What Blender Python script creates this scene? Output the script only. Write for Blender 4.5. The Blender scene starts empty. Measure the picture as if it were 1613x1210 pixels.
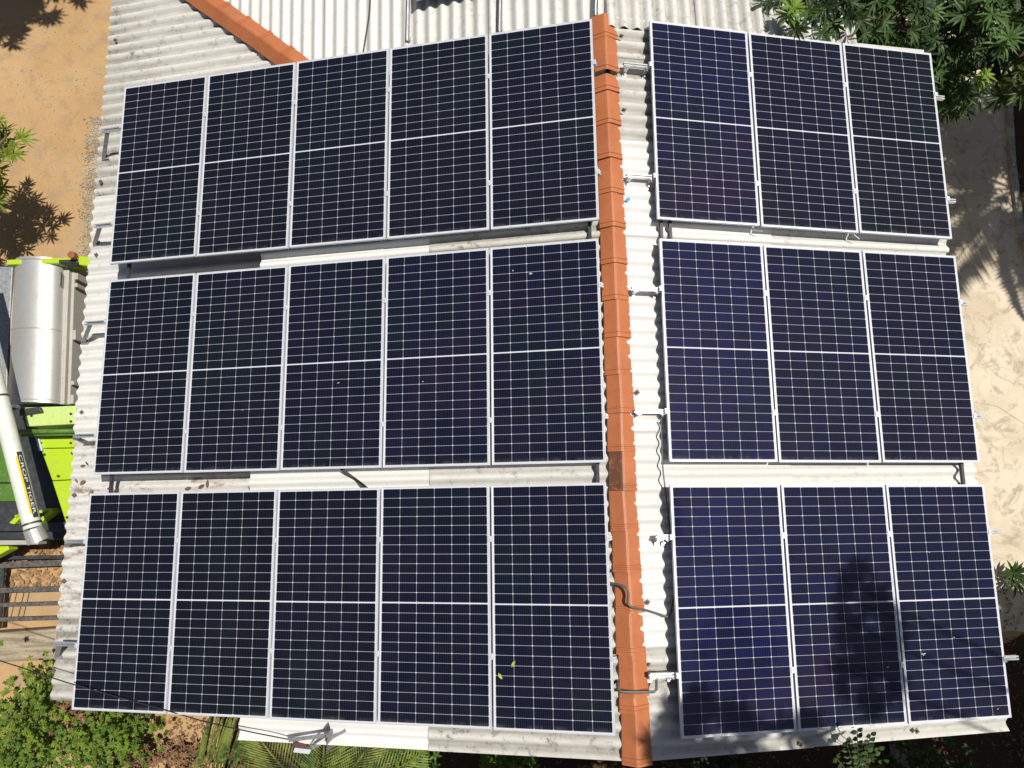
import bpy, math, random
from mathutils import Vector, Matrix
random.seed(7)
scene = bpy.context.scene
col = scene.collection
R_ = math.radians
# ---------------------------------------------------------------- camera, sky, sun, exposure
H = 11.3                                    # camera height above the yard (m)
cd = bpy.data.cameras.new('camera'); cam = bpy.data.objects.new('camera', cd); col.objects.link(cam)
cam.location = (0, 0, H); cam.rotation_euler = (R_(9.716), 0, R_(-0.965))
cd.sensor_width = 36.0; cd.lens = 24.953; cd.clip_start = 0.05; cd.clip_end = 2000
scene.camera = cam
SUN = Vector((0.36, 0.12, 1.0)).normalized()          # direction towards the sun
elev = math.asin(SUN.z); azim = math.atan2(SUN.x, SUN.y)
w = bpy.data.worlds.new("World"); scene.world = w; w.use_nodes = True
wn = w.node_tree; bg = wn.nodes['Background']
sk = wn.nodes.new('ShaderNodeTexSky'); sk.sky_type = 'NISHITA'; sk.sun_disc = False
sk.sun_elevation = elev; sk.sun_rotation = azim; sk.dust_density = 1.5; sk.air_density = 1.0
wn.links.new(sk.outputs[0], bg.inputs[0]); bg.inputs[1].default_value = 0.052
sd = bpy.data.lights.new('sun', 'SUN'); sd.energy = 5.0; sd.angle = R_(0.5); sd.color = (1.0, 0.96, 0.88)
so = bpy.data.objects.new('sun', sd); col.objects.link(so); so.location = (0, 0, 30)
so.rotation_euler = SUN.to_track_quat('Z', 'Y').to_euler()
scene.view_settings.view_transform = 'Standard'; scene.view_settings.look = 'None'
scene.view_settings.exposure = 0.0; scene.view_settings.gamma = 1.0
scene.cycles.max_bounces = 6; scene.cycles.use_denoising = True

# ---------------------------------------------------------------- helpers
CM = Matrix.Rotation(R_(-0.965), 3, 'Z') @ Matrix.Rotation(R_(9.716), 3, 'X')
CAM = Vector((0, 0, H)); F = 1118.0
def ray(x, y): return CM @ Vector(((x-806.5)/F, (605-y)/F, -1.0))
def at(x, y, z):                           # point at height z on the sight line of a photo pixel
    d = ray(x, y); return CAM + d*((z-H)/d.z)
def onp(x, y, P, n):
    d = ray(x, y); return CAM + d*((P-CAM).dot(n)/d.dot(n))

def tag(o, label=None, cat=None, group=None, kind=None):
    if label: o['label'] = label
    if cat: o['category'] = cat
    if group: o['group'] = group
    if kind: o['kind'] = kind
    return o
def empty(name, loc, label, cat, group=None):
    o = bpy.data.objects.new(name, None); col.objects.link(o); o.location = loc
    o.empty_display_size = 0.1
    return tag(o, label, cat, group)

class MB:
    def __init__(s): s.v = []; s.f = []; s.at = []
    def vert(s, p): s.v.append(tuple(p)); return len(s.v)-1
    def face(s, *i): s.f.append(i)
    def box(s, c, size, M=None):
        c = Vector(c); hx, hy, hz = size[0]/2, size[1]/2, size[2]/2
        b = len(s.v)
        for dx in (-1, 1):
            for dy in (-1, 1):
                for dz in (-1, 1):
                    p = Vector((dx*hx, dy*hy, dz*hz))
                    if M is not None: p = M @ p
                    s.v.append(tuple(c+p))
        for q in ((0,1,3,2),(4,6,7,5),(0,4,5,1),(2,3,7,6),(0,2,6,4),(1,5,7,3)): s.f.append(tuple(b+i for i in q))
    def bar(s, a, b, wd, ht, up=Vector((0,0,1))):
        a = Vector(a); b = Vector(b); d = (b-a); ln = d.length; d.normalize()
        x = d.cross(up)
        if x.length < 1e-4: x = d.cross(Vector((1,0,0)))
        x.normalize(); z = x.cross(d).normalized()
        s.box((a+b)/2, (wd, ln, ht), Matrix((x, d, z)).transposed())
    def tube(s, pts, r, n=8, cap=True, r2=None):
        pts = [Vector(p) for p in pts]; m = len(pts); rings = []
        for i, p in enumerate(pts):
            d = (pts[min(i+1, m-1)]-pts[max(i-1, 0)]).normalized()
            x = d.cross(Vector((0.13, 0.31, 1)));
            if x.length < 1e-3: x = d.cross(Vector((1,0,0)))
            x.normalize(); y = d.cross(x)
            rr = r if r2 is None else r+(r2-r)*i/(m-1)
            rings.append([s.vert(p+x*math.cos(2*math.pi*k/n)*rr+y*math.sin(2*math.pi*k/n)*rr) for k in range(n)])
        for i in range(m-1):
            for k in range(n): s.f.append((rings[i][k], rings[i][(k+1)%n], rings[i+1][(k+1)%n], rings[i+1][k]))
        if cap: s.f.append(tuple(reversed(rings[0]))); s.f.append(tuple(rings[-1]))
    def slab(s, poly, z0):                  # poly: list of 3D top points, prism straight down to height z0
        n = len(poly); b = len(s.v)
        for p in poly: s.v.append(tuple(p))
        for p in poly: s.v.append((p[0], p[1], z0))
        s.f.append(tuple(range(b, b+n))); s.f.append(tuple(range(b+2*n-1, b+n-1, -1)))
        for k in range(n): s.f.append((b+k, b+n+k, b+n+(k+1)%n, b+(k+1)%n))
    def pslab(s, pxs, z1, z0): s.slab([at(x, y, z1) for x, y in pxs], z0)
    def leaf(s, p, d, up, ln, wd, droop=0.0, seg=2):
        d = Vector(d).normalized(); x = d.cross(Vector(up))
        if x.length < 1e-3: x = d.cross(Vector((1, 0, 0.2)))
        x.normalize(); n = x.cross(d).normalized(); p = Vector(p)
        prev = [s.vert(p)]
        for i in range(1, seg+1):
            t = i/(seg+1)
            c = p+d*ln*t-Vector((0,0,1))*droop*ln*t*t
            ww = wd*math.sin(math.pi*min(0.95, t*0.9+0.08))*0.5
            a = s.vert(c-x*ww+n*ww*0.35); m = s.vert(c); e = s.vert(c+x*ww+n*ww*0.35)
            if len(prev) == 1: s.f += [(prev[0], m, a), (prev[0], e, m)]
            else: s.f += [(prev[0], prev[1], m, a), (prev[1], prev[2], e, m)]
            prev = [a, m, e]
        t = s.vert(p+d*ln-Vector((0,0,1))*droop*ln)
        s.f += [(prev[0], prev[1], t), (prev[1], prev[2], t)]
    def build(s, name, mat, parent=None, smooth=False, loc=None, bevel=0, attrs=None):
        me = bpy.data.meshes.new(name); me.from_pydata(s.v, [], s.f); me.update()
        if attrs:
            for k, vals in attrs.items():
                a = me.attributes.new(k, 'FLOAT', 'POINT'); a.data.foreach_set('value', vals)
        me.materials.append(mat)
        if smooth: me.polygons.foreach_set('use_smooth', [True]*len(me.polygons))
        o = bpy.data.objects.new(name, me); col.objects.link(o)
        if loc is not None: o.location = loc
        if parent:
            o.parent = parent
        if bevel:
            b = o.modifiers.new('bevel', 'BEVEL'); b.width = bevel; b.segments = 2; b.limit_method = 'ANGLE'
        return o
def child(mb, name, mat, root, **k):        # mb in world coordinates, root an unrotated empty
    off = Vector(root.location)
    p = root.parent
    while p is not None: off += Vector(p.location); p = p.parent
    mb.v = [tuple(Vector(v)-off) for v in mb.v]
    return mb.build(name, mat, root, **k)

# ---------------------------------------------------------------- materials
class NT:
    def __init__(s, name):
        s.m = bpy.data.materials.new(name); s.m.use_nodes = True; s.t = s.m.node_tree
        s.p = s.t.nodes['Principled BSDF']
    def n(s, typ, **k):
        nd = s.t.nodes.new(typ)
        for a, b in k.items(): setattr(nd, a, b)
        return nd
    def l(s, a, b): s.t.links.new(a, b)
    def math(s, op, a, b=None, c=None, clamp=False):
        nd = s.n('ShaderNodeMath', operation=op, use_clamp=clamp)
        for i, v in enumerate((a, b, c)):
            if v is None: continue
            if isinstance(v, (int, float)): nd.inputs[i].default_value = v
            else: s.l(v, nd.inputs[i])
        return nd.outputs[0]
    def mix(s, fac, a, b, blend='MIX'):
        nd = s.n('ShaderNodeMix', data_type='RGBA', blend_type=blend)
        for i, v in ((0, fac), (6, a), (7, b)):
            if isinstance(v, (int, float)): nd.inputs[i].default_value = v
            elif isinstance(v, tuple): nd.inputs[i].default_value = v if len(v) == 4 else v+(1,)
            else: s.l(v, nd.inputs[i])
        return nd.outputs[2]
    def noise(s, scale, detail=3, rough=0.55, vec=None, dist=0.0):
        nd = s.n('ShaderNodeTexNoise'); nd.inputs['Scale'].default_value = scale; nd.inputs['Detail'].default_value = detail
        nd.inputs['Roughness'].default_value = rough; nd.inputs['Distortion'].default_value = dist
        if vec is not None: s.l(vec, nd.inputs['Vector'])
        return nd.outputs['Fac']
    def ramp(s, fac, lo, hi):               # smooth 0..1 between lo and hi
        nd = s.n('ShaderNodeMapRange', interpolation_type='SMOOTHSTEP')
        s.l(fac, nd.inputs[0]); nd.inputs[1].default_value = lo; nd.inputs[2].default_value = hi
        return nd.outputs[0]
    def pos(s): return s.n('ShaderNodeNewGeometry').outputs['Position']
    def obj(s): return s.n('ShaderNodeTexCoord').outputs['Object']
    def scale(s, vec, sc):
        nd = s.n('ShaderNodeMapping'); s.l(vec, nd.inputs[0]); nd.inputs['Scale'].default_value = sc; return nd.outputs[0]
    def attr(s, name): return s.n('ShaderNodeAttribute', attribute_name=name).outputs['Fac']
    def bump(s, h, strength, dist=0.01):
        nd = s.n('ShaderNodeBump'); nd.inputs['Strength'].default_value = strength; nd.inputs['Distance'].default_value = dist
        s.l(h, nd.inputs['Height']); s.l(nd.outputs[0], s.p.inputs['Normal'])
    def set(s, color=None, rough=None, metal=None, spec=None):
        for k, v in (('Base Color', color), ('Roughness', rough), ('Metallic', metal), ('Specular IOR Level', spec)):
            if v is None: continue
            if isinstance(v, tuple): s.p.inputs[k].default_value = v if len(v) == 4 else v+(1,)
            elif isinstance(v, (int, float)): s.p.inputs[k].default_value = v
            else: s.l(v, s.p.inputs[k])
        return s

def plain(name, color, rough=0.5, metal=0.0, var=0.15, scale=9.0, bump=0.0, spec=None):
    t = NT(name); v = t.obj()
    n1 = t.noise(scale, 5, 0.65, v)
    c = t.mix(t.ramp(n1, 0.3, 0.75), tuple(x*(1-var) for x in color), tuple(min(1, x*(1+var)) for x in color))
    t.set(c, t.math('ADD', t.math('MULTIPLY', n1, 0.15), rough-0.07), metal, spec)
    if bump: t.bump(t.noise(scale*4, 4, 0.6, v), bump)
    return t.m

W, L, GAP = 1.134, 2.278, 0.02
def cell_material():
    t = NT('solar_cells'); o = t.obj()
    sx = t.n('ShaderNodeSeparateXYZ'); t.l(o, sx.inputs[0]); X, Y = sx.outputs[0], sx.outputs[1]
    m = 0.023; cw = (W-2*m)/6; mid = 0.011; ch = (L-2*m-mid)/24
    u = t.math('DIVIDE', t.math('ADD', X, W/2-m), cw)
    ay = t.math('ABSOLUTE', Y)
    v = t.math('DIVIDE', t.math('SUBTRACT', ay, mid/2), ch)
    fu = t.math('ABSOLUTE', t.math('SUBTRACT', t.math('FRACT', u), 0.5))
    fv = t.math('ABSOLUTE', t.math('SUBTRACT', t.math('FRACT', v), 0.5))
    lu = t.math('GREATER_THAN', fu, 0.5-0.0017/cw); lv = t.math('GREATER_THAN', fv, 0.5-0.0020/ch)
    du = t.math('MULTIPLY', t.math('SUBTRACT', 0.5, fu), cw); dv = t.math('MULTIPLY', t.math('SUBTRACT', 0.5, fv), ch)
    dm = t.math('LESS_THAN', t.math('ADD', du, dv), 0.0085)
    ox = t.math('GREATER_THAN', t.math('ABSOLUTE', X), W/2-m); oy = t.math('GREATER_THAN', ay, L/2-m)
    om = t.math('LESS_THAN', ay, mid/2)
    white = t.math('MAXIMUM', t.math('MAXIMUM', dm, om), t.math('MAXIMUM', ox, oy))
    line = t.math('MAXIMUM', lu, lv)
    bus = t.math('LESS_THAN', t.math('ABSOLUTE', t.math('SUBTRACT', t.math('FRACT', t.math('MULTIPLY', u, 10.0)), 0.5)), 0.062)
    cid = t.n('ShaderNodeCombineXYZ'); t.l(t.math('FLOOR', u), cid.inputs[0]); t.l(t.math('FLOOR', t.math('DIVIDE', Y, ch)), cid.inputs[1])
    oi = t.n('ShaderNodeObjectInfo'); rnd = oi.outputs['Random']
    tc = t.n('ShaderNodeSeparateColor'); t.l(oi.outputs['Color'], tc.inputs[0]); sky_tint = tc.outputs[0]; t.l(t.math('MULTIPLY', rnd, 91.7), cid.inputs[2])
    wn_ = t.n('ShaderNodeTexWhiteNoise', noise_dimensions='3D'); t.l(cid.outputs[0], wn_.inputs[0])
    base = t.mix(t.math('ADD', sky_tint, t.math('MULTIPLY', t.math('SUBTRACT', rnd, 0.5), 0.2), clamp=True), (0.0028, 0.0042, 0.0075), (0.0075, 0.0090, 0.048))  # bluer base where the sky's reflection is painted in
    base = t.mix(t.math('MULTIPLY', wn_.outputs[0], 0.45), base, (0.003, 0.0035, 0.006))
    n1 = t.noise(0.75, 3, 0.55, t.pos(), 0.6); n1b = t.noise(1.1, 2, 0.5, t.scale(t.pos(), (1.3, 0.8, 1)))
    base = t.mix(t.math('MULTIPLY', t.ramp(n1, 0.5, 0.68), t.math('ADD', t.math('MULTIPLY', sky_tint, 0.7), 0.15)), base, (0.016, 0.006, 0.024))  # violet here, green next: iridescent coating sheen painted into the base
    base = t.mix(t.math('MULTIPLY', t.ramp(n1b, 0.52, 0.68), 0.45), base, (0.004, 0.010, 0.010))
    base = t.mix(t.math('MULTIPLY', bus, 0.26), base, (0.085, 0.09, 0.125))
    base = t.mix(t.math('MULTIPLY', line, 0.85), base, (0.38, 0.39, 0.44))
    base = t.mix(white, base, (0.60, 0.60, 0.64))
    # thin dust film, thicker towards the lower frame, and splashes
    n2 = t.noise(3.0, 5, 0.65, t.pos()); n3 = t.noise(38, 4, 0.7, t.pos())
    low = t.ramp(Y, 0.4, -L/2)
    dust = t.math('MULTIPLY', t.math('MULTIPLY', t.ramp(n2, 0.3, 0.8), t.math('ADD', t.math('MULTIPLY', low, 0.7), 0.3)), 0.010)
    sp = t.math('MULTIPLY', t.ramp(n3, 0.73, 0.80), 0.10)
    edge = t.math('MULTIPLY', t.ramp(Y, -L/2+0.075, -L/2+0.012), t.math('MULTIPLY', t.ramp(t.noise(7, 5, 0.7, t.scale(t.pos(), (1, 0.3, 1))), 0.35, 0.7), 0.16))
    sp = t.math('MAXIMUM', sp, edge)
    base = t.mix(t.math('MAXIMUM', dust, sp), base, (0.42, 0.38, 0.32))
    t.set(base, 0.06, 0.0, 0.45)
    return t.m

def roof_material():
    t = NT('fibre_cement'); P = t.pos(); age = t.attr('age'); val = t.attr('valley'); rn = t.attr('tone')
    wpos = t.n('ShaderNodeVectorMath', operation='ADD'); t.l(P, wpos.inputs[0])
    cx = t.n('ShaderNodeCombineXYZ'); t.l(t.math('MULTIPLY', rn, 37.0), cx.inputs[2]); t.l(cx.outputs[0], wpos.inputs[1]); Q = wpos.outputs[0]
    n1 = t.noise(1.6, 5, 0.65, Q); n2 = t.noise(11, 6, 0.72, Q); n3 = t.noise(55, 4, 0.7, Q)
    streak = t.noise(5, 5, 0.7, t.scale(Q, (0.5, 4, 0.5)))
    new = t.mix(rn, (0.66, 0.65, 0.62), (0.76, 0.75, 0.725))
    old = t.mix(n1, (0.40, 0.385, 0.345), (0.70, 0.685, 0.64))
    c = t.mix(age, new, old)
    c = t.mix(t.math('MULTIPLY', t.ramp(streak, 0.45, 0.8), t.math('ADD', t.math('MULTIPLY', age, 0.35), 0.10)), c, (0.33, 0.29, 0.22))
    dirt = t.math('MULTIPLY', t.ramp(val, 0.25, 0.95), t.ramp(n1, 0.2, 0.6))
    c = t.mix(t.math('MULTIPLY', dirt, t.math('ADD', t.math('MULTIPLY', age, 0.72), 0.03)), c, (0.19, 0.175, 0.145))
    moss = t.math('MULTIPLY', t.ramp(n2, 0.52, 0.68), t.math('MULTIPLY', age, t.ramp(n1, 0.36, 0.56)))
    c = t.mix(t.math('MULTIPLY', moss, 0.9), c, (0.11, 0.105, 0.09))
    speck = t.math('MULTIPLY', t.ramp(n3, 0.62, 0.72), t.math('ADD', t.math('MULTIPLY', age, 0.5), 0.06))
    c = t.mix(speck, c, (0.17, 0.15, 0.12))
    rust = t.math('MULTIPLY', t.attr('rust'), t.ramp(t.noise(4.5, 6, 0.75, t.scale(Q, (0.8, 2, 1))), 0.5, 0.66))
    c = t.mix(t.math('MULTIPLY', rust, 0.75), c, (0.22, 0.10, 0.045))
    t.set(c, 0.85, 0, 0.25); t.bump(n3, 0.25, 0.004)
    return t.m

def tile_material(stained=False):
    t = NT('sooty_terracotta' if stained else 'terracotta'); o = t.pos()
    n1 = t.noise(3.5, 5, 0.65, o); n2 = t.noise(26, 5, 0.7, o)
    c = t.mix(n1, (0.34, 0.104, 0.036), (0.52, 0.18, 0.073))
    c = t.mix(t.math('MULTIPLY', t.ramp(n2, 0.54, 0.72), 0.5), c, (0.24, 0.10, 0.055))
    c = t.mix(t.math('MULTIPLY', t.ramp(t.noise(60, 4, 0.75, o), 0.62, 0.72), 0.5), c, (0.55, 0.36, 0.25))
    c = t.mix(t.math('MULTIPLY', t.ramp(t.noise(1.3, 5, 0.7, o), 0.5, 0.68), 0.2), c, (0.19, 0.085, 0.05))
    if stained:
        ob = t.obj(); s_ = t.n('ShaderNodeSeparateXYZ'); t.l(ob, s_.inputs[0])
        a = t.math('MULTIPLY', t.ramp(s_.outputs[0], 0.03, -0.04), t.ramp(t.noise(9, 5, 0.7, o), 0.32, 0.5))
        c = t.mix(t.math('MULTIPLY', a, 0.8), c, (0.07, 0.04, 0.03))
    t.set(c, 0.5, 0, 0.4); t.bump(n2, 0.15, 0.004)
    return t.m

def sand_material():
    t = NT('sandy_ground'); P = t.pos()
    n1 = t.noise(0.45, 6, 0.6, P); n2 = t.noise(3.5, 6, 0.7, P, 0.4); n3 = t.noise(24, 5, 0.7, P); n4 = t.noise(90, 3, 0.7, P)
    c = t.mix(t.ramp(n1, 0.35, 0.65), (0.40, 0.25, 0.115), (0.47, 0.31, 0.16))
    c = t.mix(t.math('MULTIPLY', t.ramp(n2, 0.48, 0.66), 0.65), c, (0.31, 0.215, 0.135))
    c = t.mix(t.math('MULTIPLY', t.ramp(t.noise(1.2, 6, 0.72, P, 0.8), 0.52, 0.66), 0.6), c, (0.36, 0.27, 0.175))
    c = t.mix(t.math('MULTIPLY', t.ramp(n2, 0.45, 0.25), 0.45), c, (0.46, 0.26, 0.10))
    c = t.mix(t.math('MULTIPLY', t.ramp(n3, 0.62, 0.72), 0.6), c, (0.17, 0.12, 0.085))
    c = t.mix(t.math('MULTIPLY', t.ramp(n4, 0.66, 0.72), 0.35), c, (0.58, 0.48, 0.36))
    t.set(c, 0.92, 0, 0.15); t.bump(t.math('ADD', n3, t.math('MULTIPLY', n2, 2.0)), 0.5, 0.02)
    return t.m
def yard_material():
    t = NT('dusty_concrete'); P = t.pos()
    n1 = t.noise(0.7, 6, 0.65, P, 0.5); n2 = t.noise(4, 6, 0.7, P, 0.6); n3 = t.noise(40, 4, 0.7, P)
    c = t.mix(t.ramp(n1, 0.35, 0.65), (0.50, 0.42, 0.31), (0.62, 0.54, 0.42))
    c = t.mix(t.math('MULTIPLY', t.ramp(n2, 0.50, 0.66), 0.7), c, (0.30, 0.235, 0.165))
    c = t.mix(t.math('MULTIPLY', t.ramp(t.noise(1.9, 5, 0.7, P, 1.0), 0.55, 0.65), 0.55), c, (0.33, 0.27, 0.20))
    c = t.mix(t.math('MULTIPLY', t.ramp(n3, 0.66, 0.74), 0.5), c, (0.24, 0.19, 0.14))
    t.set(c, 0.9, 0, 0.2); t.bump(n2, 0.3, 0.01)
    return t.m
def soil_material():
    t = NT('dark_soil'); P = t.pos(); n2 = t.noise(6, 6, 0.7, P); n3 = t.noise(40, 4, 0.7, P)
    c = t.mix(n2, (0.035, 0.022, 0.014), (0.10, 0.06, 0.035))
    c = t.mix(t.math('MULTIPLY', t.ramp(n3, 0.6, 0.7), 0.6), c, (0.20, 0.13, 0.07))
    t.set(c, 0.95, 0, 0.1); t.bump(n3, 0.6, 0.02); return t.m
def leaf_material(name, a, b, trans=0.25):
    t = NT(name); n1 = t.noise(2.2, 3, 0.6, t.pos()); n2 = t.noise(17, 2, 0.6, t.pos())
    c = t.mix(t.ramp(t.math('ADD', t.math('MULTIPLY', n1, 0.6), t.math('MULTIPLY', n2, 0.4)), 0.38, 0.62), a, b)
    t.set(c, 0.5, 0, 0.28)
    tr = t.n('ShaderNodeBsdfTranslucent'); t.l(t.mix(0.5, c, (0.20, 0.30, 0.03)), tr.inputs[0])
    ms = t.n('ShaderNodeMixShader'); ms.inputs[0].default_value = trans
    t.l(t.p.outputs[0], ms.inputs[1]); t.l(tr.outputs[0], ms.inputs[2])
    t.l(ms.outputs[0], t.t.nodes['Material Output'].inputs[0]); return t.m

M_cells = cell_material(); M_roof = roof_material(); M_tile = tile_material(); M_tile2 = tile_material(True)
M_frame = plain('anodised_frame', (0.60, 0.62, 0.66), 0.42, 0.25, 0.04)
M_alu = plain('aluminium', (0.70, 0.71, 0.72), 0.32, 0.75, 0.08)
M_galv = plain('galvanised_steel', (0.30, 0.315, 0.315), 0.5, 0.25, 0.25, 20)
M_dark = plain('dark_steel', (0.045, 0.05, 0.052), 0.5, 0.2, 0.3, 14)
M_black = plain('black_cable', (0.02, 0.02, 0.022), 0.5, 0, 0.2)
M_greyc = plain('grey_conduit', (0.10, 0.105, 0.105), 0.45, 0, 0.2)
M_bolt = plain('weathered_washer', (0.15, 0.13, 0.11), 0.7, 0.2, 0.4, 60)
M_wall = plain('plaster', (0.55, 0.50, 0.42), 0.9, 0, 0.15, 3, 0.2)
M_sand = sand_material(); M_yard = yard_material(); M_soil = soil_material()
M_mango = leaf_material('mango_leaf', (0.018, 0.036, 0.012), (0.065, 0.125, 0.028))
M_dkleaf = leaf_material('shaded_leaf', (0.013, 0.030, 0.011), (0.05, 0.10, 0.022), 0.2)  # darker leaf green, tree shade put into the colour
M_bush = leaf_material('bush_leaf', (0.085, 0.15, 0.022), (0.26, 0.33, 0.04), 0.35)
M_bush2 = leaf_material('dense_bush_leaf', (0.045, 0.11, 0.016), (0.20, 0.29, 0.035), 0.35)
M_palm = leaf_material('palm_leaf', (0.045, 0.105, 0.025), (0.30, 0.36, 0.08), 0.3)
M_dry = plain('dry_leaf', (0.20, 0.105, 0.05), 0.8, 0, 0.6, 6)
M_bark = plain('bark', (0.13, 0.095, 0.065), 0.95, 0, 0.4, 12, 0.6)
M_stone = plain('rubble', (0.36, 0.32, 0.25), 0.95, 0, 0.4, 3)
M_oldbar = plain('weathered_bar', (0.10, 0.09, 0.08), 0.7, 0.1, 0.5, 18)
M_conc = plain('grey_concrete', (0.33, 0.31, 0.26), 0.9, 0, 0.45, 3, 0.3)

# ---------------------------------------------------------------- roof planes
AL, AR = R_(11.58), R_(9.73)
mL, mR = math.tan(AL), -math.tan(AR)
RX, RZ = 1.123, H-7.02
R0 = Vector((RX, 0, RZ)); nL = Vector((-mL, 0, 1)).normalized(); nR = Vector((-mR, 0, 1)).normalized()
LOW = Vector((-4.7, 0, H-8.49))                       # a point of the lower left tier
def zL(x): return RZ+mL*(x-RX)
def zR(x): return RZ+mR*(x-RX)
def zLow(x): return LOW.z+mL*(x-LOW.x)
EAVE = onp(135, 480, LOW, nL).x
STEP = -2.86
YB = -2.33                                            # lower gable edge
P1 = onp(315, 0, LOW, nL); P2 = onp(455, 98, LOW, nL)+Vector((0, 0, 0.02)); P3 = Vector((RX, 5.3, RZ+0.01))
_d1 = P2-P1; _d2 = P3-P2; _det = _d1.x*_d2.y-_d2.x*_d1.y
wb = (_d1.z*_d2.y-_d2.z*_d1.y)/_det; wc = (_d1.x*_d2.z-_d2.x*_d1.z)/_det
def zW(x, y): return P3.z+wb*(x-P3.x)+wc*(y-P3.y)
PITCH = 0.146; AMP = 0.024

class Roof:
    def __init__(s): s.mb = MB(); s.age = []; s.val = []; s.tone = []; s.rust = []
    def sheet(s, fn, a0, a1, c0, c1, axis, lift, age, rust=0.0, na=8, clip=None, tone=None, wear=0.0):
        # fn(x, y) -> height of the slope; corrugations run along `axis` ('x' or 'y'); a = along, c = across
        tone = random.random() if tone is None else tone
        nc = max(4, int(round((c1-c0)/PITCH*10))); b = len(s.mb.v)
        ja = random.uniform(-0.012, 0.012); sk_ = random.uniform(-0.004, 0.004)
        for layer in (0, 1):
            for i in range(na+1):
                for j in range(nc+1):
                    c = c0+(c1-c0)*j/nc; A0, A1 = a0, a1
                    if clip: A0, A1 = clip(c, a0, a1)
                    a = A0+(A1-A0)*i/na+ja+sk_*(c-c0)
                    ph = math.cos(2*math.pi*c/PITCH)
                    x, y = (a, c) if axis == 'x' else (c, a)
                    z = fn(x, y)+AMP*ph+lift-(0.007 if layer else 0)
                    s.mb.v.append((x, y, z)); s.age.append(age+wear*max(0, 1-2.5*i/na)); s.val.append(0.5-0.5*ph); s.tone.append(tone); s.rust.append(rust)
        m = (na+1)*(nc+1); flip = axis == 'y'
        def add(q): s.mb.f.append(tuple(reversed(q)) if flip else q)
        for i in range(na):
            for j in range(nc):
                q = (b+i*(nc+1)+j, b+(i+1)*(nc+1)+j, b+(i+1)*(nc+1)+j+1, b+i*(nc+1)+j+1)
                add(q); add(tuple(k+m for k in reversed(q)))
        for i in range(na):
            for j in (0, nc):
                k0 = b+i*(nc+1)+j; k1 = k0+nc+1
                q = (k0, k0+m, k1+m, k1); add(q if j == 0 else tuple(reversed(q)))
        for j in range(nc):
            for i in (0, na):
                k0 = b+i*(nc+1)+j; k1 = k0+1
                q = (k0, k1, k1+m, k0+m); add(q if i == 0 else tuple(reversed(q)))
    def build(s, name, root):
        o = s.mb.build(name, M_roof, root, smooth=True, attrs={'age': s.age, 'valley': s.val, 'tone': s.tone, 'rust': s.rust})
        o.data.polygons.foreach_set('use_smooth', [True]*len(o.data.polygons))
        es = o.modifiers.new('edge', 'EDGE_SPLIT'); es.split_angle = R_(50)
        return o

house = empty('house', (0, 0, 0), 'low house under white corrugated sheet roofs with orange ridge tiles, carrying the solar panels', 'house')
SW = 7*PITCH
def rows_of(y0, y1):
    y = y0; k = 0
    while y < y1-0.2:
        yield k, y-(0.04 if k else 0), min(y+SW, y1)+0.0
        y += SW; k += 1
# right slope, two sheets long
rs = Roof()
for k, c0, c1 in rows_of(YB, 5.26):
    yc = (c0+c1)/2
    a = 0.92 if yc > 3.3 else (0.10 if yc > -1.1 else 0.75)
    rs.sheet(lambda x, y: zR(x), 2.7, 4.985, c0, c1, 'x', (k % 2)*0.006+random.uniform(0, .003), 0.55 if yc < -1.1 else (0.3 if yc < 3.3 else 0.7))
    rs.sheet(lambda x, y: zR(x), RX+0.03, 2.86, c0, c1, 'x', 0.016+(k % 2)*0.006+random.uniform(0, .003), a)
rs.build('roof_slope', house)
# left slope, upper tier (two sheets long)
ls = Roof()
for k, c0, c1 in rows_of(YB, 5.0):
    yc = (c0+c1)/2
    a = 0.85 if (yc > 2.2 and yc < 4) or yc < -1.6 else 0.45
    ls.sheet(lambda x, y: zL(x), -0.85, RX-0.03, c0, c1, 'x', 0.016+(k % 2)*0.006, a, 0.2)
    ls.sheet(lambda x, y: zL(x), STEP, -0.68, c0, c1, 'x', (k % 2)*0.006, 0.05)
ls.build('roof_slope', house)
# left slope, lower tier: sheets are trimmed along the hip
def hipx(y): return P1.x+(P2.x-P1.x)*(y-P1.y)/(P2.y-P1.y)
lt = Roof()
for k, c0, c1 in rows_of(YB+0.22, 8.8):
    yc = (c0+c1)/2
    a = 0.62 if yc > 4.3 else (0.12 if yc > 0.3 else (0.3 if yc > -0.7 else 0.75))
    def clip(c, a0, a1):
        if c > P2.y-0.25: return a0, max(a0+0.05, min(a1, hipx(c)+0.06))
        return a0, a1
    lt.sheet(lambda x, y: zLow(x), EAVE, -2.45, c0, c1, 'x', (k % 2)*0.006+random.uniform(0, .003), a, 1.0 if -0.6 < yc < 0.9 else 0.1, clip=clip, na=8, wear=0.45 if yc > 4.3 else (0.1 if yc > -0.7 else 0.5))
lt.build('roof_slope', house)
# far wing: corrugations run away from the camera
wg = Roof()
x = EAVE+0.02
k = 0
while x < RX:
    x1 = min(x+SW, RX+0.02)
    def clipw(c, a0, a1):
        return max(a0, P1.y+(P2.y-P1.y)*(c-P1.x)/(P2.x-P1.x)-0.06) if c < P2.x else a0, a1
    if x1-x > 0.2:
        wg.sheet(zW, 4.98, 9.0, x, x1+0.04, 'y', (k % 2)*0.006, 0.38 if x > -1.5 else 0.22, clip=clipw, tone=0.4)
    x = x1; k += 1
wg.build('roof_slope', house)
wr = Roof(); x = RX; k = 0
def zWR(x, y): return zR(x)+0.06-0.05*(y-5.2)
while x < 3.9:
    x1 = min(x+SW, 4.05)
    if x1-x > 0.2: wr.sheet(zWR, 5.14+random.uniform(-.02, .02), 9.0, x, x1+0.04, 'y', (k % 2)*0.006, 0.72)
    x = x1; k += 1
wr.build('roof_slope', house)
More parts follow.
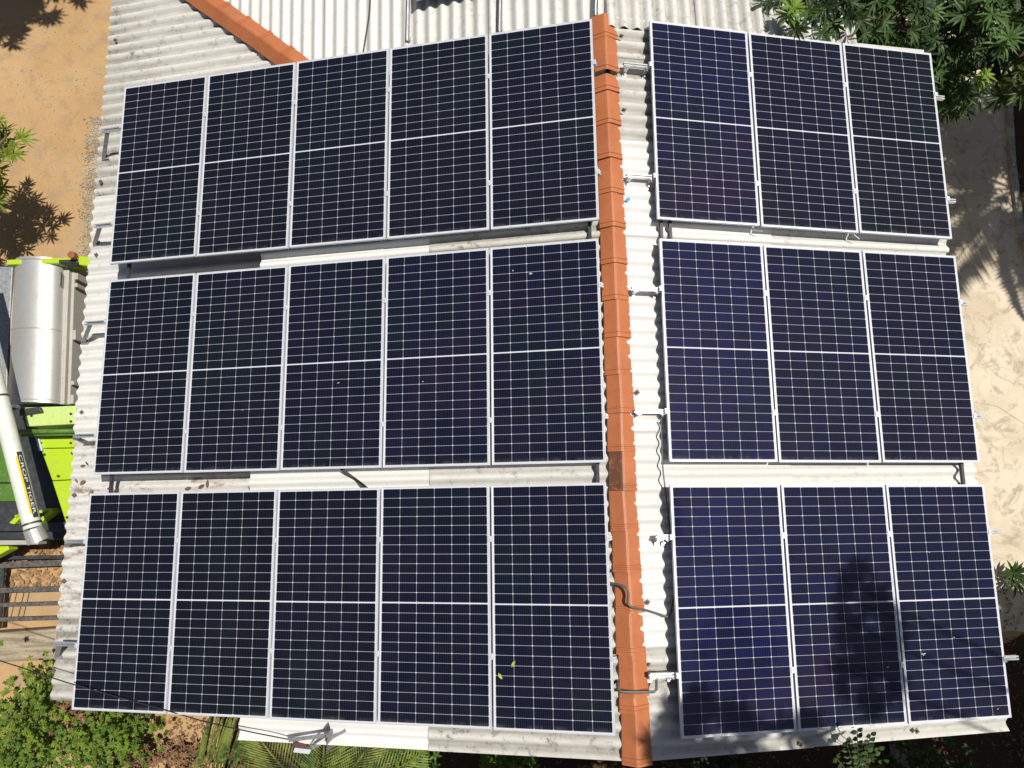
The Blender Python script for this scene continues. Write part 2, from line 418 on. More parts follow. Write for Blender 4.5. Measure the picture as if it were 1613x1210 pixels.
# walls under the eaves
mb = MB()
mb.slab([(-4.9, -1.9, 2.55), (-2.9, -1.9, 2.9), (-2.9, 8.6, 2.9), (-4.9, 8.6, 2.55)], 0)
mb.slab([(-2.88, -1.9, 3.3), (RX, -1.9, RZ-0.1), (RX, 5.0, RZ-0.1), (-2.88, 5.0, 3.3)], 0)
mb.slab([(RX+.01, -1.9, RZ-0.1), (4.6, -1.9, 3.58), (4.6, 5.0, 3.58), (RX+.01, 5.0, RZ-0.1)], 0)
child(mb, 'wall', M_wall, house)
# ridge tiles
def tile_mesh(ln, hw=0.138):
    mb = MB()
    prof = [(-hw, -0.078), (-hw*0.97, -0.062), (-0.03, -0.003), (-0.012, 0.006), (0.012, 0.006), (0.03, -0.003), (hw*0.97, -0.062), (hw, -0.078)]
    st = [(-0.030, 0.011, 1.03), (-0.003, 0.011, 1.03), (0.0, 0.004, 1.0), (0.016, 0.004, 1.0), (0.019, 0.012, 1.03), (0.034, 0.012, 1.03), (0.038, 0.002, 1.0), (ln-0.03, -0.006, 0.96), (ln+0.045, -0.010, 0.955)]
    n = len(prof)
    for inner in (0, 1):
        for (y, dz, sc) in st:
            for (x, z) in prof: mb.v.append((x*sc*(0.93 if inner else 1), y, z+dz-(0.014 if inner else 0)))
    m = n*len(st)
    for i in range(len(st)-1):
        for j in range(n-1):
            q = (i*n+j, i*n+j+1, (i+1)*n+j+1, (i+1)*n+j); mb.f.append(q); mb.f.append(tuple(k+m for k in reversed(q)))
        for j in (0, n-1):
            q = (i*n+j, (i+1)*n+j, (i+1)*n+j+m, i*n+j+m); mb.f.append(q if j == 0 else tuple(reversed(q)))
    for j in range(n-1):
        for i in (0, len(st)-1):
            q = (i*n+j, i*n+j+m, i*n+j+1+m, i*n+j+1); mb.f.append(q if i == 0 else tuple(reversed(q)))
    return mb
joints = [1204, 1120, 1094, 1028, 962, 897, 832, 768, 706, 645, 584, 525, 466, 408, 351, 297, 242, 188, 136, 104, 52, 24]
xoff = {1204: 6, 1120: 5, 1094: 4, 1028: 2, 962: 3, 897: 0, 832: 0, 768: -1}
for a, b in zip(joints[:-1], joints[1:]):
    zt = RZ+0.105
    A = at(953+0.042*(a-25)+xoff.get(a, 0)*0.6, a, zt); B = at(953+0.042*(b-25)+xoff.get(b, 0)*0.6, b, zt)
    d = B-A; ln = d.length
    gapd = 0.115 if a == 136 else 0.0
    o = tile_mesh(max(0.12, ln-gapd)).build('ridge_tile', M_tile2 if a == 768 else M_tile, house, smooth=False)
    o.location = (A.x+random.uniform(-.006, .006), A.y, zt-0.02+random.uniform(-.004, .004))
    o.rotation_euler = (R_(random.uniform(-.6, .6))+(R_(1.6) if a == 104 else 0), R_(random.uniform(-2, 2)), math.atan2(-d.x, d.y)+R_(random.uniform(-1, 1)))
    if a == 768: o['label'] = 'soot stained orange ridge tile'
# hip tiles
hp = [P2+(P2-P1).normalized()*0.35, P2+(P1-P2)*0.28, P1, P1+(P1-P2)*1.1]
hp = [Vector((p.x, p.y, max(zLow(p.x), zLow(p.x))+0.115)) for p in hp]
def hippt(s):
    for i in range(len(hp)-1):
        l_ = (hp[i+1]-hp[i]).length
        if s <= l_ or i == len(hp)-2: return hp[i]+(hp[i+1]-hp[i])*(s/l_)
        s -= l_
s = 0.0
while s < 3.2:
    A = hippt(s); B = hippt(s+0.40); d = (A-B); 
    # tile laid with its collar downhill
    o = tile_mesh(0.40, 0.15).build('ridge_tile', M_tile, house)
    o.location = B+Vector((0, 0, .025)); o.rotation_euler = (math.asin(d.z/d.length), R_(8), math.atan2(-d.x, d.y)+R_(random.uniform(-1.5, 1.5)))
    s += 0.40
# hook bolts with square washers
def roof_pt(x, y):
    if x < 400: return onp(x, y, LOW, nL)
    if x < 985: return onp(x, y, R0, nL)
    return onp(x, y, R0, nR)
for (bx, by) in ((185, 66), (162, 288), (155, 403), (141, 524), (132, 650), (120, 780), (104, 915), (88, 1055), (979, 60), (983, 176), (1002, 619), (1018, 948), (1258, 1171), (1440, 1150), (960, 860), (1019, 1045)):
    p = roof_pt(bx, by); mb = MB(); z0 = AMP+0.006
    rot = Matrix.Rotation(R_(45+random.uniform(-8, 8)), 3, 'Z')
    mb.box((0, 0, z0+0.004), (0.042, 0.042, 0.006), rot); mb.tube([(0, 0, z0+.007), (0, 0, z0+0.035)], 0.008, 6); mb.box((0, 0, z0+0.016), (0.02, 0.02, 0.014))
    o = mb.build('roof_bolt', M_bolt, house); o.location = p; o.rotation_euler = (0, -AL if bx < 985 else AR, 0)

# ---------------------------------------------------------------- solar panels
def frame_mesh():
    mb = MB(); t = 0.012; hh = 0.035
    for sx in (-1, 1): mb.box((sx*(W/2-t/2), 0, hh/2), (t, L, hh)); mb.box((sx*(W/2-t-0.008), 0, 0.002), (0.016, L-2*t, 0.003))
    for sy in (-1, 1): mb.box((0, sy*(L/2-t/2), hh/2), (W-2*t, t, hh-0.0006)); mb.box((0, sy*(L/2-t-0.008), 0.0055), (W-2*t-0.034, 0.016, 0.003))
    return mb
def glass_mesh():
    mb = MB(); mb.box((0, 0, 0.030), (W-0.024, L-0.024, 0.006)); return mb
fr_me = glass_me = None
ROWS = [  # row name, side, near-left corner (x, y, z relative to the lens), yaw, count
    ('top', 'left', (-4.697, 2.882, -8.005), -0.20, 5), ('middle', 'left', (-4.717, 0.423, -8.053), -0.25, 5), ('bottom', 'left', (-4.729, -2.067, -8.039), -0.06, 5),
    ('top', 'right', (1.552, 2.887, -6.924), -0.81, 3), ('middle', 'right', (1.54, 0.395, -6.921), -0.52, 3), ('bottom', 'right', (1.502, -2.112, -6.874), -0.57, 3)]
ORD5 = ['farthest left', 'second from the left', 'third from the left', 'second from the ridge', 'nearest the orange ridge']
ORD3 = ['nearest the orange ridge', 'second from the ridge', 'farthest right']
panels = {}; RM = {}
for (rn, side, blc, yaw, n) in ROWS:
    Rm = Matrix.Rotation(-AL if side == 'left' else AR, 3, 'Y') @ Matrix.Rotation(R_(yaw), 3, 'Z')
    O = Vector(blc)+Vector((0, 0, H)); RM[rn, side] = (Rm, O)
    for i in range(n):
        lab = 'framed blue solar panel %s in the %s row %s of the ridge' % ((ORD5 if n == 5 else ORD3)[i], rn, side)
        c = O+Rm @ Vector((W/2+i*(W+GAP)+random.uniform(-.001, .001), L/2+random.uniform(-.003, .003), -0.035))
        r = empty('solar_panel', c, lab, 'solar panel', 'solar panels in rows on the roof')
        r.rotation_euler = Rm.to_euler()
        if fr_me is None:
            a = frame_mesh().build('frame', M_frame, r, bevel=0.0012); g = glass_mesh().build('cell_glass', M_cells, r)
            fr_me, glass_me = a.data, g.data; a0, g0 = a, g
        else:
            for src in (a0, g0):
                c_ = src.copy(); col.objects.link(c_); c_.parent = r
        sky_tone = {('top', 'left'): (.05, .08, .12, .18, .25), ('middle', 'left'): (.08, .1, .15, .3, .35), ('bottom', 'left'): (.03, .06, .1, .2, .32), ('top', 'right'): (.55, .32, .12), ('middle', 'right'): (.75, .55, .3), ('bottom', 'right'): (.95, .6, .4)}[rn, side][i]  # sky reflection gradient over the rows, painted into each panel's cell colour
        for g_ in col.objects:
            if g_.parent is r and g_.name.startswith('cell_glass'): g_.color = (sky_tone, sky_tone, sky_tone, 1)
        panels[rn, side, i] = r
def P_at(rn, side, x, y, z=0.0):            # point in a row's own frame: x along the row, y up the panel, z above the glass
    Rm, O = RM[rn, side]; return O+Rm @ Vector((x, y, z))
# two panels of the next array, beyond the top of the picture
for i in range(2):
    X0 = -0.5+i*(W+GAP); Y0 = 5.84+L/2
    r = empty('solar_panel', (X0, Y0, zW(X0, Y0)+0.13), 'dark solar panel beyond the top edge, %s of a pair on the far wing' % ('left' if i == 0 else 'right'), 'solar panel', 'solar panels in rows on the roof')
    r.rotation_euler = (math.atan(wc), -math.atan(wb), 0)
    for src in (a0, g0):
        c_ = src.copy(); col.objects.link(c_); c_.parent = r

# droppings and scraps on the glass
def splat(px, py, key, size, mat):
    Rm, O = RM[key[0], key[1]]; p = onp(px, py, O, Rm.col[2]); r = panels[key]
    q = Rm.transposed() @ (p-Vector(r.location)); mb = MB(); n = 11
    c = mb.vert((q.x, q.y, 0.0360)); ring = []
    for k in range(n):
        a = 2*math.pi*k/n; rr = size*random.uniform(0.35, 1.25)
        ring.append(mb.vert((q.x+rr*1.4*math.cos(a), q.y+rr*0.8*math.sin(a), 0.0342)))
    for k in range(n): mb.f.append((c, ring[k], ring[(k+1) % n]))
    mb.build('bird_dropping', mat, r)
M_drop = plain('dropping', (0.40, 0.40, 0.40), 0.8, 0, 0.3, 60)
for (px_, py_, key, sz) in ((1455, 1031, ('bottom', 'right', 2), .022), (1399, 1051, ('bottom', 'right', 1), .016), (1503, 1004, ('bottom', 'right', 2), .010), (836, 431, ('middle', 'left', 4), .014), (808, 426, ('middle', 'left', 4), .010),
                            (533, 603, ('middle', 'left', 2), .010), (382, 646, ('middle', 'left', 1), .010), (666, 601, ('middle', 'left', 3), .008), (1572, 1117, ('bottom', 'right', 2), .007), (1464, 870, ('bottom', 'right', 2), .006)):
    splat(px_, py_, key, sz, M_drop)

# ---------------------------------------------------------------- rails, clamps, feet
def rail(rn, side, yl, xl, xr, label, feet, nclamp, legfoot=None, skip_mid=False):
    Rm, O = RM[rn, side]
    root = empty('mounting_rail', P_at(rn, side, (xl+xr)/2, yl, -0.078), label, 'mounting rail', 'aluminium rails under the solar panels')
    root.rotation_euler = Rm.to_euler()
    hl = (xr-xl)/2; mb = MB()
    # channel section: web, two walls, two lips
    mb.box((0, 0, 0.002), (2*hl, 0.040, 0.004))
    for sy in (-1, 1):
        mb.box((0, sy*0.018, 0.0215), (2*hl, 0.004, 0.035)); mb.box((0, sy*0.0125, 0.0395), (2*hl-.001, 0.015, 0.0028))
    mb.build('channel', M_alu, root)
    x0 = -(xl+xr)/2
    for i in range(nclamp+1):
        xx = x0+i*(W+GAP)-GAP/2
        mb = MB()
        if i in (0, nclamp):
            xx += 0.006 if i == 0 else -0.006+0.0
            mb.box((xx+(-0.012 if i == 0 else 0.012), 0, 0.060), (0.020, 0.05, 0.036)); mb.box((xx+(0.0 if i == 0 else 0.0), 0, 0.0805), (0.034, 0.05, 0.004))
            mb.tube([(xx+(-.012 if i == 0 else .012), 0, .08), (xx+(-.012 if i == 0 else .012), 0, .089)], 0.008, 6)
        else:
            mb.box((xx, 0, 0.0805), (0.050, 0.055, 0.0045)); mb.box((xx, 0, 0.060), (0.012, 0.05, 0.037)); mb.tube([(xx, 0, .082), (xx, 0, .090)], 0.008, 6)
        mb.build('clamp', M_frame, root)
    for fx in feet:                         # L-shaped feet standing on the sheets
        mb = MB(); fx_ = fx-(xl+xr)/2
        mb.box((fx_, -0.028, -0.025), (0.045, 0.006, 0.125)); mb.box((fx_, -0.058, -0.0815), (0.045, 0.06, 0.006)); mb.tube([(fx_, -.06, -.08), (fx_, -.06, -.055)], 0.009, 6)
        mb.tube([(fx_, -.034, .012), (fx_, -.046, .012)], 0.010, 6)
        mb.build('foot_bracket', M_alu, root)
    if legfoot is not None:                 # flat strut down to the lower tier
        fp = onp(legfoot[0], legfoot[1], LOW, nL)+Vector((0, 0, AMP+0.01))
        q = Rm.transposed() @ (fp-Vector(root.location)); mb = MB()
        a = Vector((-hl+0.05, 0.0, 0.0)); mb.bar(a, q, 0.042, 0.042, Vector((0.25, 0.3, 1))); mb.box(q+Vector((0.02, -0.0, 0.0)), (0.10, 0.06, 0.007)); mb.tube([q+Vector((.03, 0, 0)), q+Vector((.03, 0, .03))], 0.009, 6)
        mb.build('support_leg', M_galv, root)
def row_xy(rn, side, px_, py_):
    Rm, O = RM[rn, side]; p = onp(px_, py_, O+Rm @ Vector((0, 0, -0.06)), Rm.col[2]); q = Rm.transposed() @ (p-O); return q.x, q.y
for (rn, lp, leg, which) in (('top', (162, 207), (166, 250), 'upper'), ('top', (150, 357), (152, 385), 'lower'), ('middle', (135, 510), (134, 540), 'upper'), ('middle', (119, 687), (121, 690), 'lower'), ('bottom', (105, 853), (108, 858), 'upper'), ('bottom', (86, 1014), (92, 1033), 'lower')):
    xl, yl = row_xy(rn, 'left', *lp); wrow = 5*W+4*GAP
    rail(rn, 'left', yl, xl, wrow+0.035, '%s mounting rail of the %s panel row left of the ridge' % (which, rn), [wrow-0.08], 5, leg)
for (rn, lp, which, ex) in (('top', (982, 102), 'upper', .10), ('top', (986, 277), 'lower', .09), ('middle', (995, 455), 'upper', .09), ('middle', (1000, 648), 'lower', .10), ('bottom', (1034, 846), 'upper', .12), ('bottom', (1023, 1064), 'lower', .15)):
    xl, yl = row_xy(rn, 'right', *lp); wrow = 3*W+2*GAP
    rail(rn, 'right', yl, xl, wrow+ex+.05, '%s mounting rail of the %s panel row right of the ridge' % (which, rn), [xl+0.04, -0.03], 3)
# cross bars under the rails, seen in the gaps between the rows
def cross_bar(side, xrow, y0, y1, label, mat=M_dark):
    Rm, O = RM['middle', side]; a = O+Rm @ Vector((xrow, y0, -0.098)); b = O+Rm @ Vector((xrow, y1, -0.098))
    mb = MB(); mb.bar(a, b, 0.03, 0.034, Rm.col[2]); o = mb.build('support_bar', mat); tag(o, label, 'support bar', 'bars under the panel rows')
cross_bar('left', 0.17, -0.9, 3.4, 'dark bar crossing the row gaps at the outer end of the left panels')
cross_bar('left', 5.66, -0.9, 3.4, 'dark bar crossing the row gaps beside the ridge under the left panels')
cross_bar('right', 0.06, 1.9, 3.4, 'dark bar in the upper right row gap, nearer the ridge of two')
cross_bar('right', 0.16, 1.9, 3.4, 'dark bar in the upper right row gap, farther from the ridge of two')
cross_bar('right', 3.30, -0.9, 0.9, 'dark bar in the lower row gap at the right panels, far from the ridge')
# bare rails lying on the far wing
for (xx, yp0, yp1, lb) in ((645, 64, -40, 'leftmost'), (790, 50, -40, 'middle'), (941, 24, -40, 'rightmost')):
    a = onp(xx-2, yp0, P3+Vector((0, 0, .05)), Vector((-wb, -wc, 1))); b = onp(xx, yp1, P3+Vector((0, 0, .05)), Vector((-wb, -wc, 1)))
    b.z = zW(b.x, b.y)+0.05; a.z = zW(a.x, a.y)+0.05
    root = empty('mounting_rail', (a+b)/2, 'bare aluminium rail on the far wing, %s of the three' % lb, 'mounting rail', 'bare rails on the far wing')
    mb = MB(); mb.bar(a, b, 0.035, 0.005); mb.bar(a+Vector((.016, 0, .018)), b+Vector((.016, 0, .018)), 0.004, 0.036); mb.bar(a+Vector((-.016, 0, .018)), b+Vector((-.016, 0, .018)), 0.004, 0.036)
    child(mb, 'channel', M_alu, root)
    mb = MB(); mb.box(a+Vector((0.0, 0.03, -0.01)), (0.05, 0.05, 0.02)); child(mb, 'foot_bracket', M_galv, root)

# ---------------------------------------------------------------- cables
def smooth_pts(pts, n=6):
    pts = [Vector(p) for p in pts]; out = []
    for i in range(len(pts)-1):
        p0 = pts[max(i-1, 0)]; p1 = pts[i]; p2 = pts[i+1]; p3 = pts[min(i+2, len(pts)-1)]
        for k in range(n):
            t = k/n
            out.append(0.5*((2*p1)+(p2-p0)*t+(2*p0-5*p1+4*p2-p3)*t*t+(3*p1-p0-3*p2+p3)*t*t*t))
    out.append(pts[-1]); return out
def cable(name, pts, r, mat, label, cat='cable', group=None, curved=True):
    mb = MB(); mb.tube(smooth_pts(pts) if curved else pts, r, 8); o = mb.build(name, mat, smooth=True); tag(o, label, cat, group); return o
def up(px_, py_, base, n, h): p = onp(px_, py_, base, n); return p+n*h
cable('cable', [at(948, 916, RZ-.0), at(965, 919, RZ+.08), at(985, 925, RZ+.15), at(990, 936, RZ+.15), at(989, 950, RZ+.14), at(997, 957, RZ+.13), at(1013, 960, RZ+.06), at(1034, 966, RZ+0.02), at(1053, 971, RZ+.0), at(1058, 955, RZ+.0), at(1062, 930, RZ+.03)], 0.011, M_greyc, 'dark cable looping over the orange ridge tiles beside the bottom panel rows')
cable('conduit', [at(965, 1078, RZ-.05), at(974, 1073, RZ+.03), at(974, 1087, RZ+.13), at(980, 1090, RZ+.13), at(1030, 1090, RZ+.13), at(1034, 1086, RZ+.13), at(1034, 1066, RZ+.02), at(1040, 1062, RZ-.02)], 0.013, M_greyc, 'square bent grey conduit across the ridge tiles near the lower gable', 'conduit', curved=False)
cable('cable', [at(1041, 644, RZ-.02), at(1042, 690, RZ+.03), at(1044, 735, RZ+.03), at(1050, 790, RZ+.03), at(1056, 848, RZ-.02)], 0.0075, M_greyc, 'straight thin grey cable between two rails right of the ridge')
cable('cable', [up(1337, 358, R0, nR, .12), up(1331, 367, R0, nR, .10), up(1334, 376, R0, nR, .12), up(1341, 384, R0, nR, .14)], 0.006, M_frame, 'short white cable loop in the upper row gap between right panels')
cable('cable', [up(1184, 348, R0, nR, .12), up(1180, 356, R0, nR, .10), up(1181, 365, R0, nR, .06), up(1190, 372, R0, nR, .14)], 0.006, M_frame, 'short pale cable loop in the upper row gap nearest the ridge')
cable('cable', [up(586, -30, P3, Vector((-wb, -wc, 1)).normalized(), .03), up(584, 20, P3, Vector((-wb, -wc, 1)).normalized(), .03), up(578, 60, P3, Vector((-wb, -wc, 1)).normalized(), .03), up(574, 84, P3, Vector((-wb, -wc, 1)).normalized(), .03)], 0.009, M_black, 'black tube standing in for a shadowed sheet seam along the far wing')  # added tube draws the dark shadow line of a sheet seam
zc = H-8.0
cable('cable', [up(542, 738, R0, nL, .09), up(553, 748, R0, nL, .05), up(563, 756, R0, nL, .035), up(578, 765, R0, nL, .09), up(590, 775, R0, nL, .10)], 0.014, M_black, 'thick dark cable in the lower row gap between left panels')
# overhead service wire across the lower left corner, down to the bracket
cable('overhead_wire', [at(-250, 965, 3.45), at(0, 1041, 3.36), at(115, 1078, 3.4), at(258, 1118, 3.5), at(320, 1136, 3.54), at(385, 1151, 3.72), at(430, 1160, 3.76), at(470, 1168, 3.72)], 0.006, M_black, 'thin black overhead wire crossing the lower left corner of the panels', 'wire')

# ---------------------------------------------------------------- small things on the roof
mb = MB(); p = onp(988, 317, R0, nR)+Vector((0, 0, AMP+.01)); rot = Matrix.Rotation(R_(35), 3, 'Z')
mb.box(p+Vector((0, 0, .003)), (0.045, 0.035, 0.006), rot); mb.box(p+Vector((0.01, .008, .009)), (0.025, 0.02, 0.006), rot)
o = mb.build('plastic_scrap', plain('blue_plastic', (0.05, 0.33, 0.62), 0.4), bevel=0.002); tag(o, 'small bright blue plastic scrap beside the orange ridge tiles', 'scrap')
def dry_leaf(px_, py_, P, n, label, mat=M_dry, ln=0.14, group=None):
    p = onp(px_, py_, P, n)+n*(AMP+0.012); a = random.uniform(0, 6.28); mb = MB()
    mb.leaf((0, 0, 0.004), (math.cos(a), math.sin(a), 0.12), (0, 0, 1), ln, ln*0.4, 0.15, 3)
    o = mb.build('fallen_leaf', mat, loc=p); tag(o, label, 'leaf', group)
DL = 'curled brown leaf on the lower left roof edge beside the row gap'
for q in ((130, 735), (143, 733), (122, 754), (138, 756), (150, 771), (172, 770), (184, 771), (305, 768), (315, 769), (330, 769)):
    dry_leaf(q[0], q[1], LOW, nL, DL, group='fallen leaves in the lower row gap', ln=random.uniform(.05, .12))
M_yleaf = plain('yellow_leaf', (0.33, 0.36, 0.06), 0.6)
for (q, key, lb) in (((785, 1060), ('bottom', 'left'), 'small yellow green leaf on the bottom panel beside the ridge, upper left of two'), ((806, 1051), ('bottom', 'left'), 'small pale yellow leaf on the bottom panel beside the ridge, lower right of two')):
    Rm, O = RM[key]; n = Rm.col[2].normalized(); p = onp(q[0], q[1], O, n)+n*0.004; mb = MB()
    mb.leaf((0, 0, 0), (0.3, random.uniform(.4, 1)*(-1 if q[0] < 800 else 1), 0.1), (0, 0, 1), 0.07, 0.03, 0.1, 2); o = mb.build('fallen_leaf', M_yleaf, loc=p); tag(o, lb, 'leaf')
# grey bracket holding the wire at the gable edge
br = empty('wire_bracket', at(505, 1168, 3.3), 'grey bent sheet metal bracket on the lower roof edge where the overhead wire ends', 'bracket')
mb = MB()
mb.v += [tuple(p) for p in (at(524, 1148, 4.02), at(515, 1160, 3.98), at(486, 1180, 3.72), at(496, 1168, 3.75))]; mb.f.append((0, 1, 2, 3))
mb.v += [tuple(p) for p in (at(524, 1148, 4.015), at(524, 1176, 3.4), at(514, 1186, 3.4), at(515, 1160, 3.975))]; mb.f.append((4, 5, 6, 7))
o = child(mb, 'plate', M_galv, br); sm = o.modifiers.new('s', 'SOLIDIFY'); sm.thickness = 0.006
mb = MB(); mb.pslab(((464, 1178), (490, 1181), (487, 1188), (462, 1185)), 3.6, 3.53); child(mb, 'insulator', M_frame, br)
mb = MB(); mb.pslab(((462, 1169), (484, 1172), (482, 1178), (460, 1176)), 3.64, 3.57); child(mb, 'clamp', plain('red_brown', (0.10, 0.03, 0.025), 0.6), br)
mb = MB(); mb.bar(at(455, 1166, 3.75), at(518, 1158, 3.95), 0.035, 0.012); mb.bar(at(492, 1178, 3.6), at(545, 1150, 3.72), 0.03, 0.02); child(mb, 'arm', M_galv, br)

# ---------------------------------------------------------------- ground
def sheet_obj(name, poly, z, mat):
    mb = MB(); mb.v = [(x, y, z) for x, y in poly]; mb.f = [tuple(range(len(poly)))]
    o = mb.build(name, mat); o['kind'] = 'structure'; return o
sheet_obj('ground', [(-400, -400), (400, -400), (400, 400), (-400, 400)], 0, M_sand)
def wob(x0, y0, x1, y1, n, a):
    return [(x0+(x1-x0)*i/n+random.uniform(-a, a), y0+(y1-y0)*i/n+random.uniform(-a, a)) for i in range(n)]
sheet_obj('concrete_yard', wob(1, -2.0, 12, -2.0, 20, .12)+[(14, -2), (14, 14), (3, 14), (1, 9)], 0.004, M_yard)
sheet_obj('soil', wob(-4.5, -2.2, -4.2, -9, 14, .2)+[(-4, -12), (16, -12)]+wob(16, -2.1, -4.5, -2.2, 60, .1), 0.008, M_soil)
# rough step in the yard slab
g1 = at(1525, 632, 0); g2 = at(1570, 640, 0); g3 = at(1613, 668, 0)
mb = MB(); mb.slab([Vector((g1.x-3, g1.y+.35, .012)), Vector((g1.x, g1.y, .012)), Vector((g2.x, g2.y, .012)), Vector((g3.x, g3.y, .012)), Vector((13, g3.y-.5, .012)), Vector((13, 9, .012)), Vector((g1.x-3, 9, .012))], 0.0)
o = mb.build('pavement', M_yard); o['kind'] = 'structure'
# gravel along the left eave
mb = MB()
for i in range(1700):
    px_ = random.gauss(152-(0), 9); py_ = random.uniform(185, 425); px_ -= (py_-200)*0.05
    p = at(px_, py_, 0); s_ = random.uniform(.006, .021)
    rot = Matrix.Rotation(random.uniform(0, 6), 3, 'Z') @ Matrix.Rotation(random.uniform(0, 6), 3, 'X')
    mb.box(p+Vector((0, 0, s_*0.4)), (s_*random.uniform(.8, 2), s_*random.uniform(.8, 1.6), s_), rot)
for i in range(520):
    p = at(random.uniform(-10, 168), random.uniform(-20, 405), 0); s_ = random.uniform(.004, .014)
    mb.box(p+Vector((0, 0, s_*0.3)), (s_*1.5, s_*1.2, s_), Matrix.Rotation(random.uniform(0, 6), 3, 'Z'))
o = mb.build('gravel', M_stone); tag(o, 'grey rubble and pebbles strewn on the sand along the left eave', 'gravel', kind='stuff')
# low wall at the right edge
wl = [at(1589, 60, .1), at(1592, 150, .1), at(1598, 255, .1), at(1606, 320, .1), at(1618, 385, .1), at(1650, 520, .1)]
mb = MB()
for a, b in zip(wl[:-1], wl[1:]): mb.bar(a-Vector((0, 0, .08)), b-Vector((0, 0, .08)), 0.10, 0.12)
o = mb.build('yard_kerb', M_conc, bevel=0.01); tag(o, 'low pale concrete kerb along the right edge of the yard', 'kerb')
bd = [(p.x+.07, p.y) for p in wl]
sheet_obj('garden_soil', [(14, 14)]+[(bd[0][0], 14)]+bd+[(14, bd[-1][1])], 0.036, M_soil)
# concrete strip by the lower gable
mb = MB(); mb.slab([at(1411, 1150, .25), at(1424, 1150, .25), at(1442, 1260, .25), at(1424, 1260, .25)], 0)
o = mb.build('concrete_post', M_conc, bevel=0.01); tag(o, 'pale concrete post lying on dark soil below the lower right roof edge', 'post')

# ---------------------------------------------------------------- vegetation
def rosette(mb, p, n, ln, wd, tilt=0.5, droop=0.2, axis=None):
    ax = Vector((random.gauss(0, .3), random.gauss(0, .3), 1)).normalized() if axis is None else axis
    q = Vector((0, 0, 1)).rotation_difference(ax); a0_ = random.uniform(0, 6.28)
    for k in range(n):
        a = a0_+k*2.39996; tl = tilt*random.uniform(0.3, 1.4)
        d = q @ Vector((math.cos(a)*math.cos(tl), math.sin(a)*math.cos(tl), math.sin(tl)))
        mb.leaf(p, d, q @ Vector((0, 0, 1)), ln*random.uniform(.7, 1.15), wd*random.uniform(.8, 1.2), droop*random.uniform(.3, 1.5))
def rosette_tree(root_px, base, blobs, count, leaf, mat, label, cat='tree', name='leafy_tree', nleaf=11, group=None, trunk_r=0.12, low=False):
    """blobs: (centre, radius_xy, radius_z); rosettes fill their shells"""
    base = Vector(base); root = empty(name, base, label, cat, group)
    mb = MB(); tot = sum(b[1]**2 for b in blobs); tips = []
    for (c, rx_, rz_) in blobs:
        for k in range(int(count*rx_**2/tot)):
            while True:
                v = Vector((random.uniform(-1, 1), random.uniform(-1, 1), random.uniform(-1, 1)))
                if 0.25 < v.length < 1: break
            if random.random() < 0.5: v = v.normalized()*random.uniform(.75, 1.05)
            p = Vector(c)+Vector((v.x*rx_, v.y*rx_, v.z*rz_)); tips.append(p)
            ax = Vector((v.x*.7, v.y*.7, 0.8+v.z*0.3)).normalized()
            rosette(mb, p, nleaf+random.randint(-3, 3), leaf[0], leaf[1], axis=ax)
    child(mb, 'crown', mat, root)
    mb = MB()
    for (c, rx_, rz_) in blobs:
        c = Vector(c); m = base.lerp(c, 0.45)+Vector((random.uniform(-.15, .15), random.uniform(-.15, .15), .25))
        mb.tube(smooth_pts([base, m, c], 4), trunk_r, 7, True, trunk_r*0.4)
    for p in random.sample(tips, min(len(tips), 70)):
        b = min(blobs, key=lambda q: (Vector(q[0])-p).length); c = Vector(b[0])
        mb.tube([c, c.lerp(p, .5)+Vector((random.uniform(-.08, .08), random.uniform(-.08, .08), -.04)), p], trunk_r*0.28, 5, False, 0.008)
    child(mb, 'trunk', M_bark, root, smooth=True)
    return root
A = lambda x, y, z: at(x, y, z)
# trees in the top right corner (their crowns overlap the roof end)
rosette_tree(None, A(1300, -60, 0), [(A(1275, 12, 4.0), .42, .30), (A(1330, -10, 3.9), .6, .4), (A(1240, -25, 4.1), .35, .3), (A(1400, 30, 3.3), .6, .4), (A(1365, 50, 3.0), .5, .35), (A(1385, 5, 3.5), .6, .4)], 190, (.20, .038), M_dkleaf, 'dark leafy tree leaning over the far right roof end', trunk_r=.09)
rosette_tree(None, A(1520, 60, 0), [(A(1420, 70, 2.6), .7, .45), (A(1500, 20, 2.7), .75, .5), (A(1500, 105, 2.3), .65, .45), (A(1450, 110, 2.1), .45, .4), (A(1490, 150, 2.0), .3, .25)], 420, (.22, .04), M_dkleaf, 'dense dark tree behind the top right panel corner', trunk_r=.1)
rosette_tree(None, A(1640, 40, 0), [(A(1600, 20, 2.9), .45, .35), (A(1640, 70, 2.8), .55, .4), (A(1560, 5, 3.2), .45, .3), (A(1600, 130, 2.4), .28, .2)], 46, (.30, .05), M_mango, 'tree with long narrow leaves in the top right corner', trunk_r=.1, nleaf=13)
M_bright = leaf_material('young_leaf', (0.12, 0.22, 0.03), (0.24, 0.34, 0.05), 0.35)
M_mid = leaf_material('sunlit_leaf', (0.05, 0.11, 0.03), (0.11, 0.19, 0.05), 0.3)  # lit counterpart of the shaded leaf, sunlight put into its colour
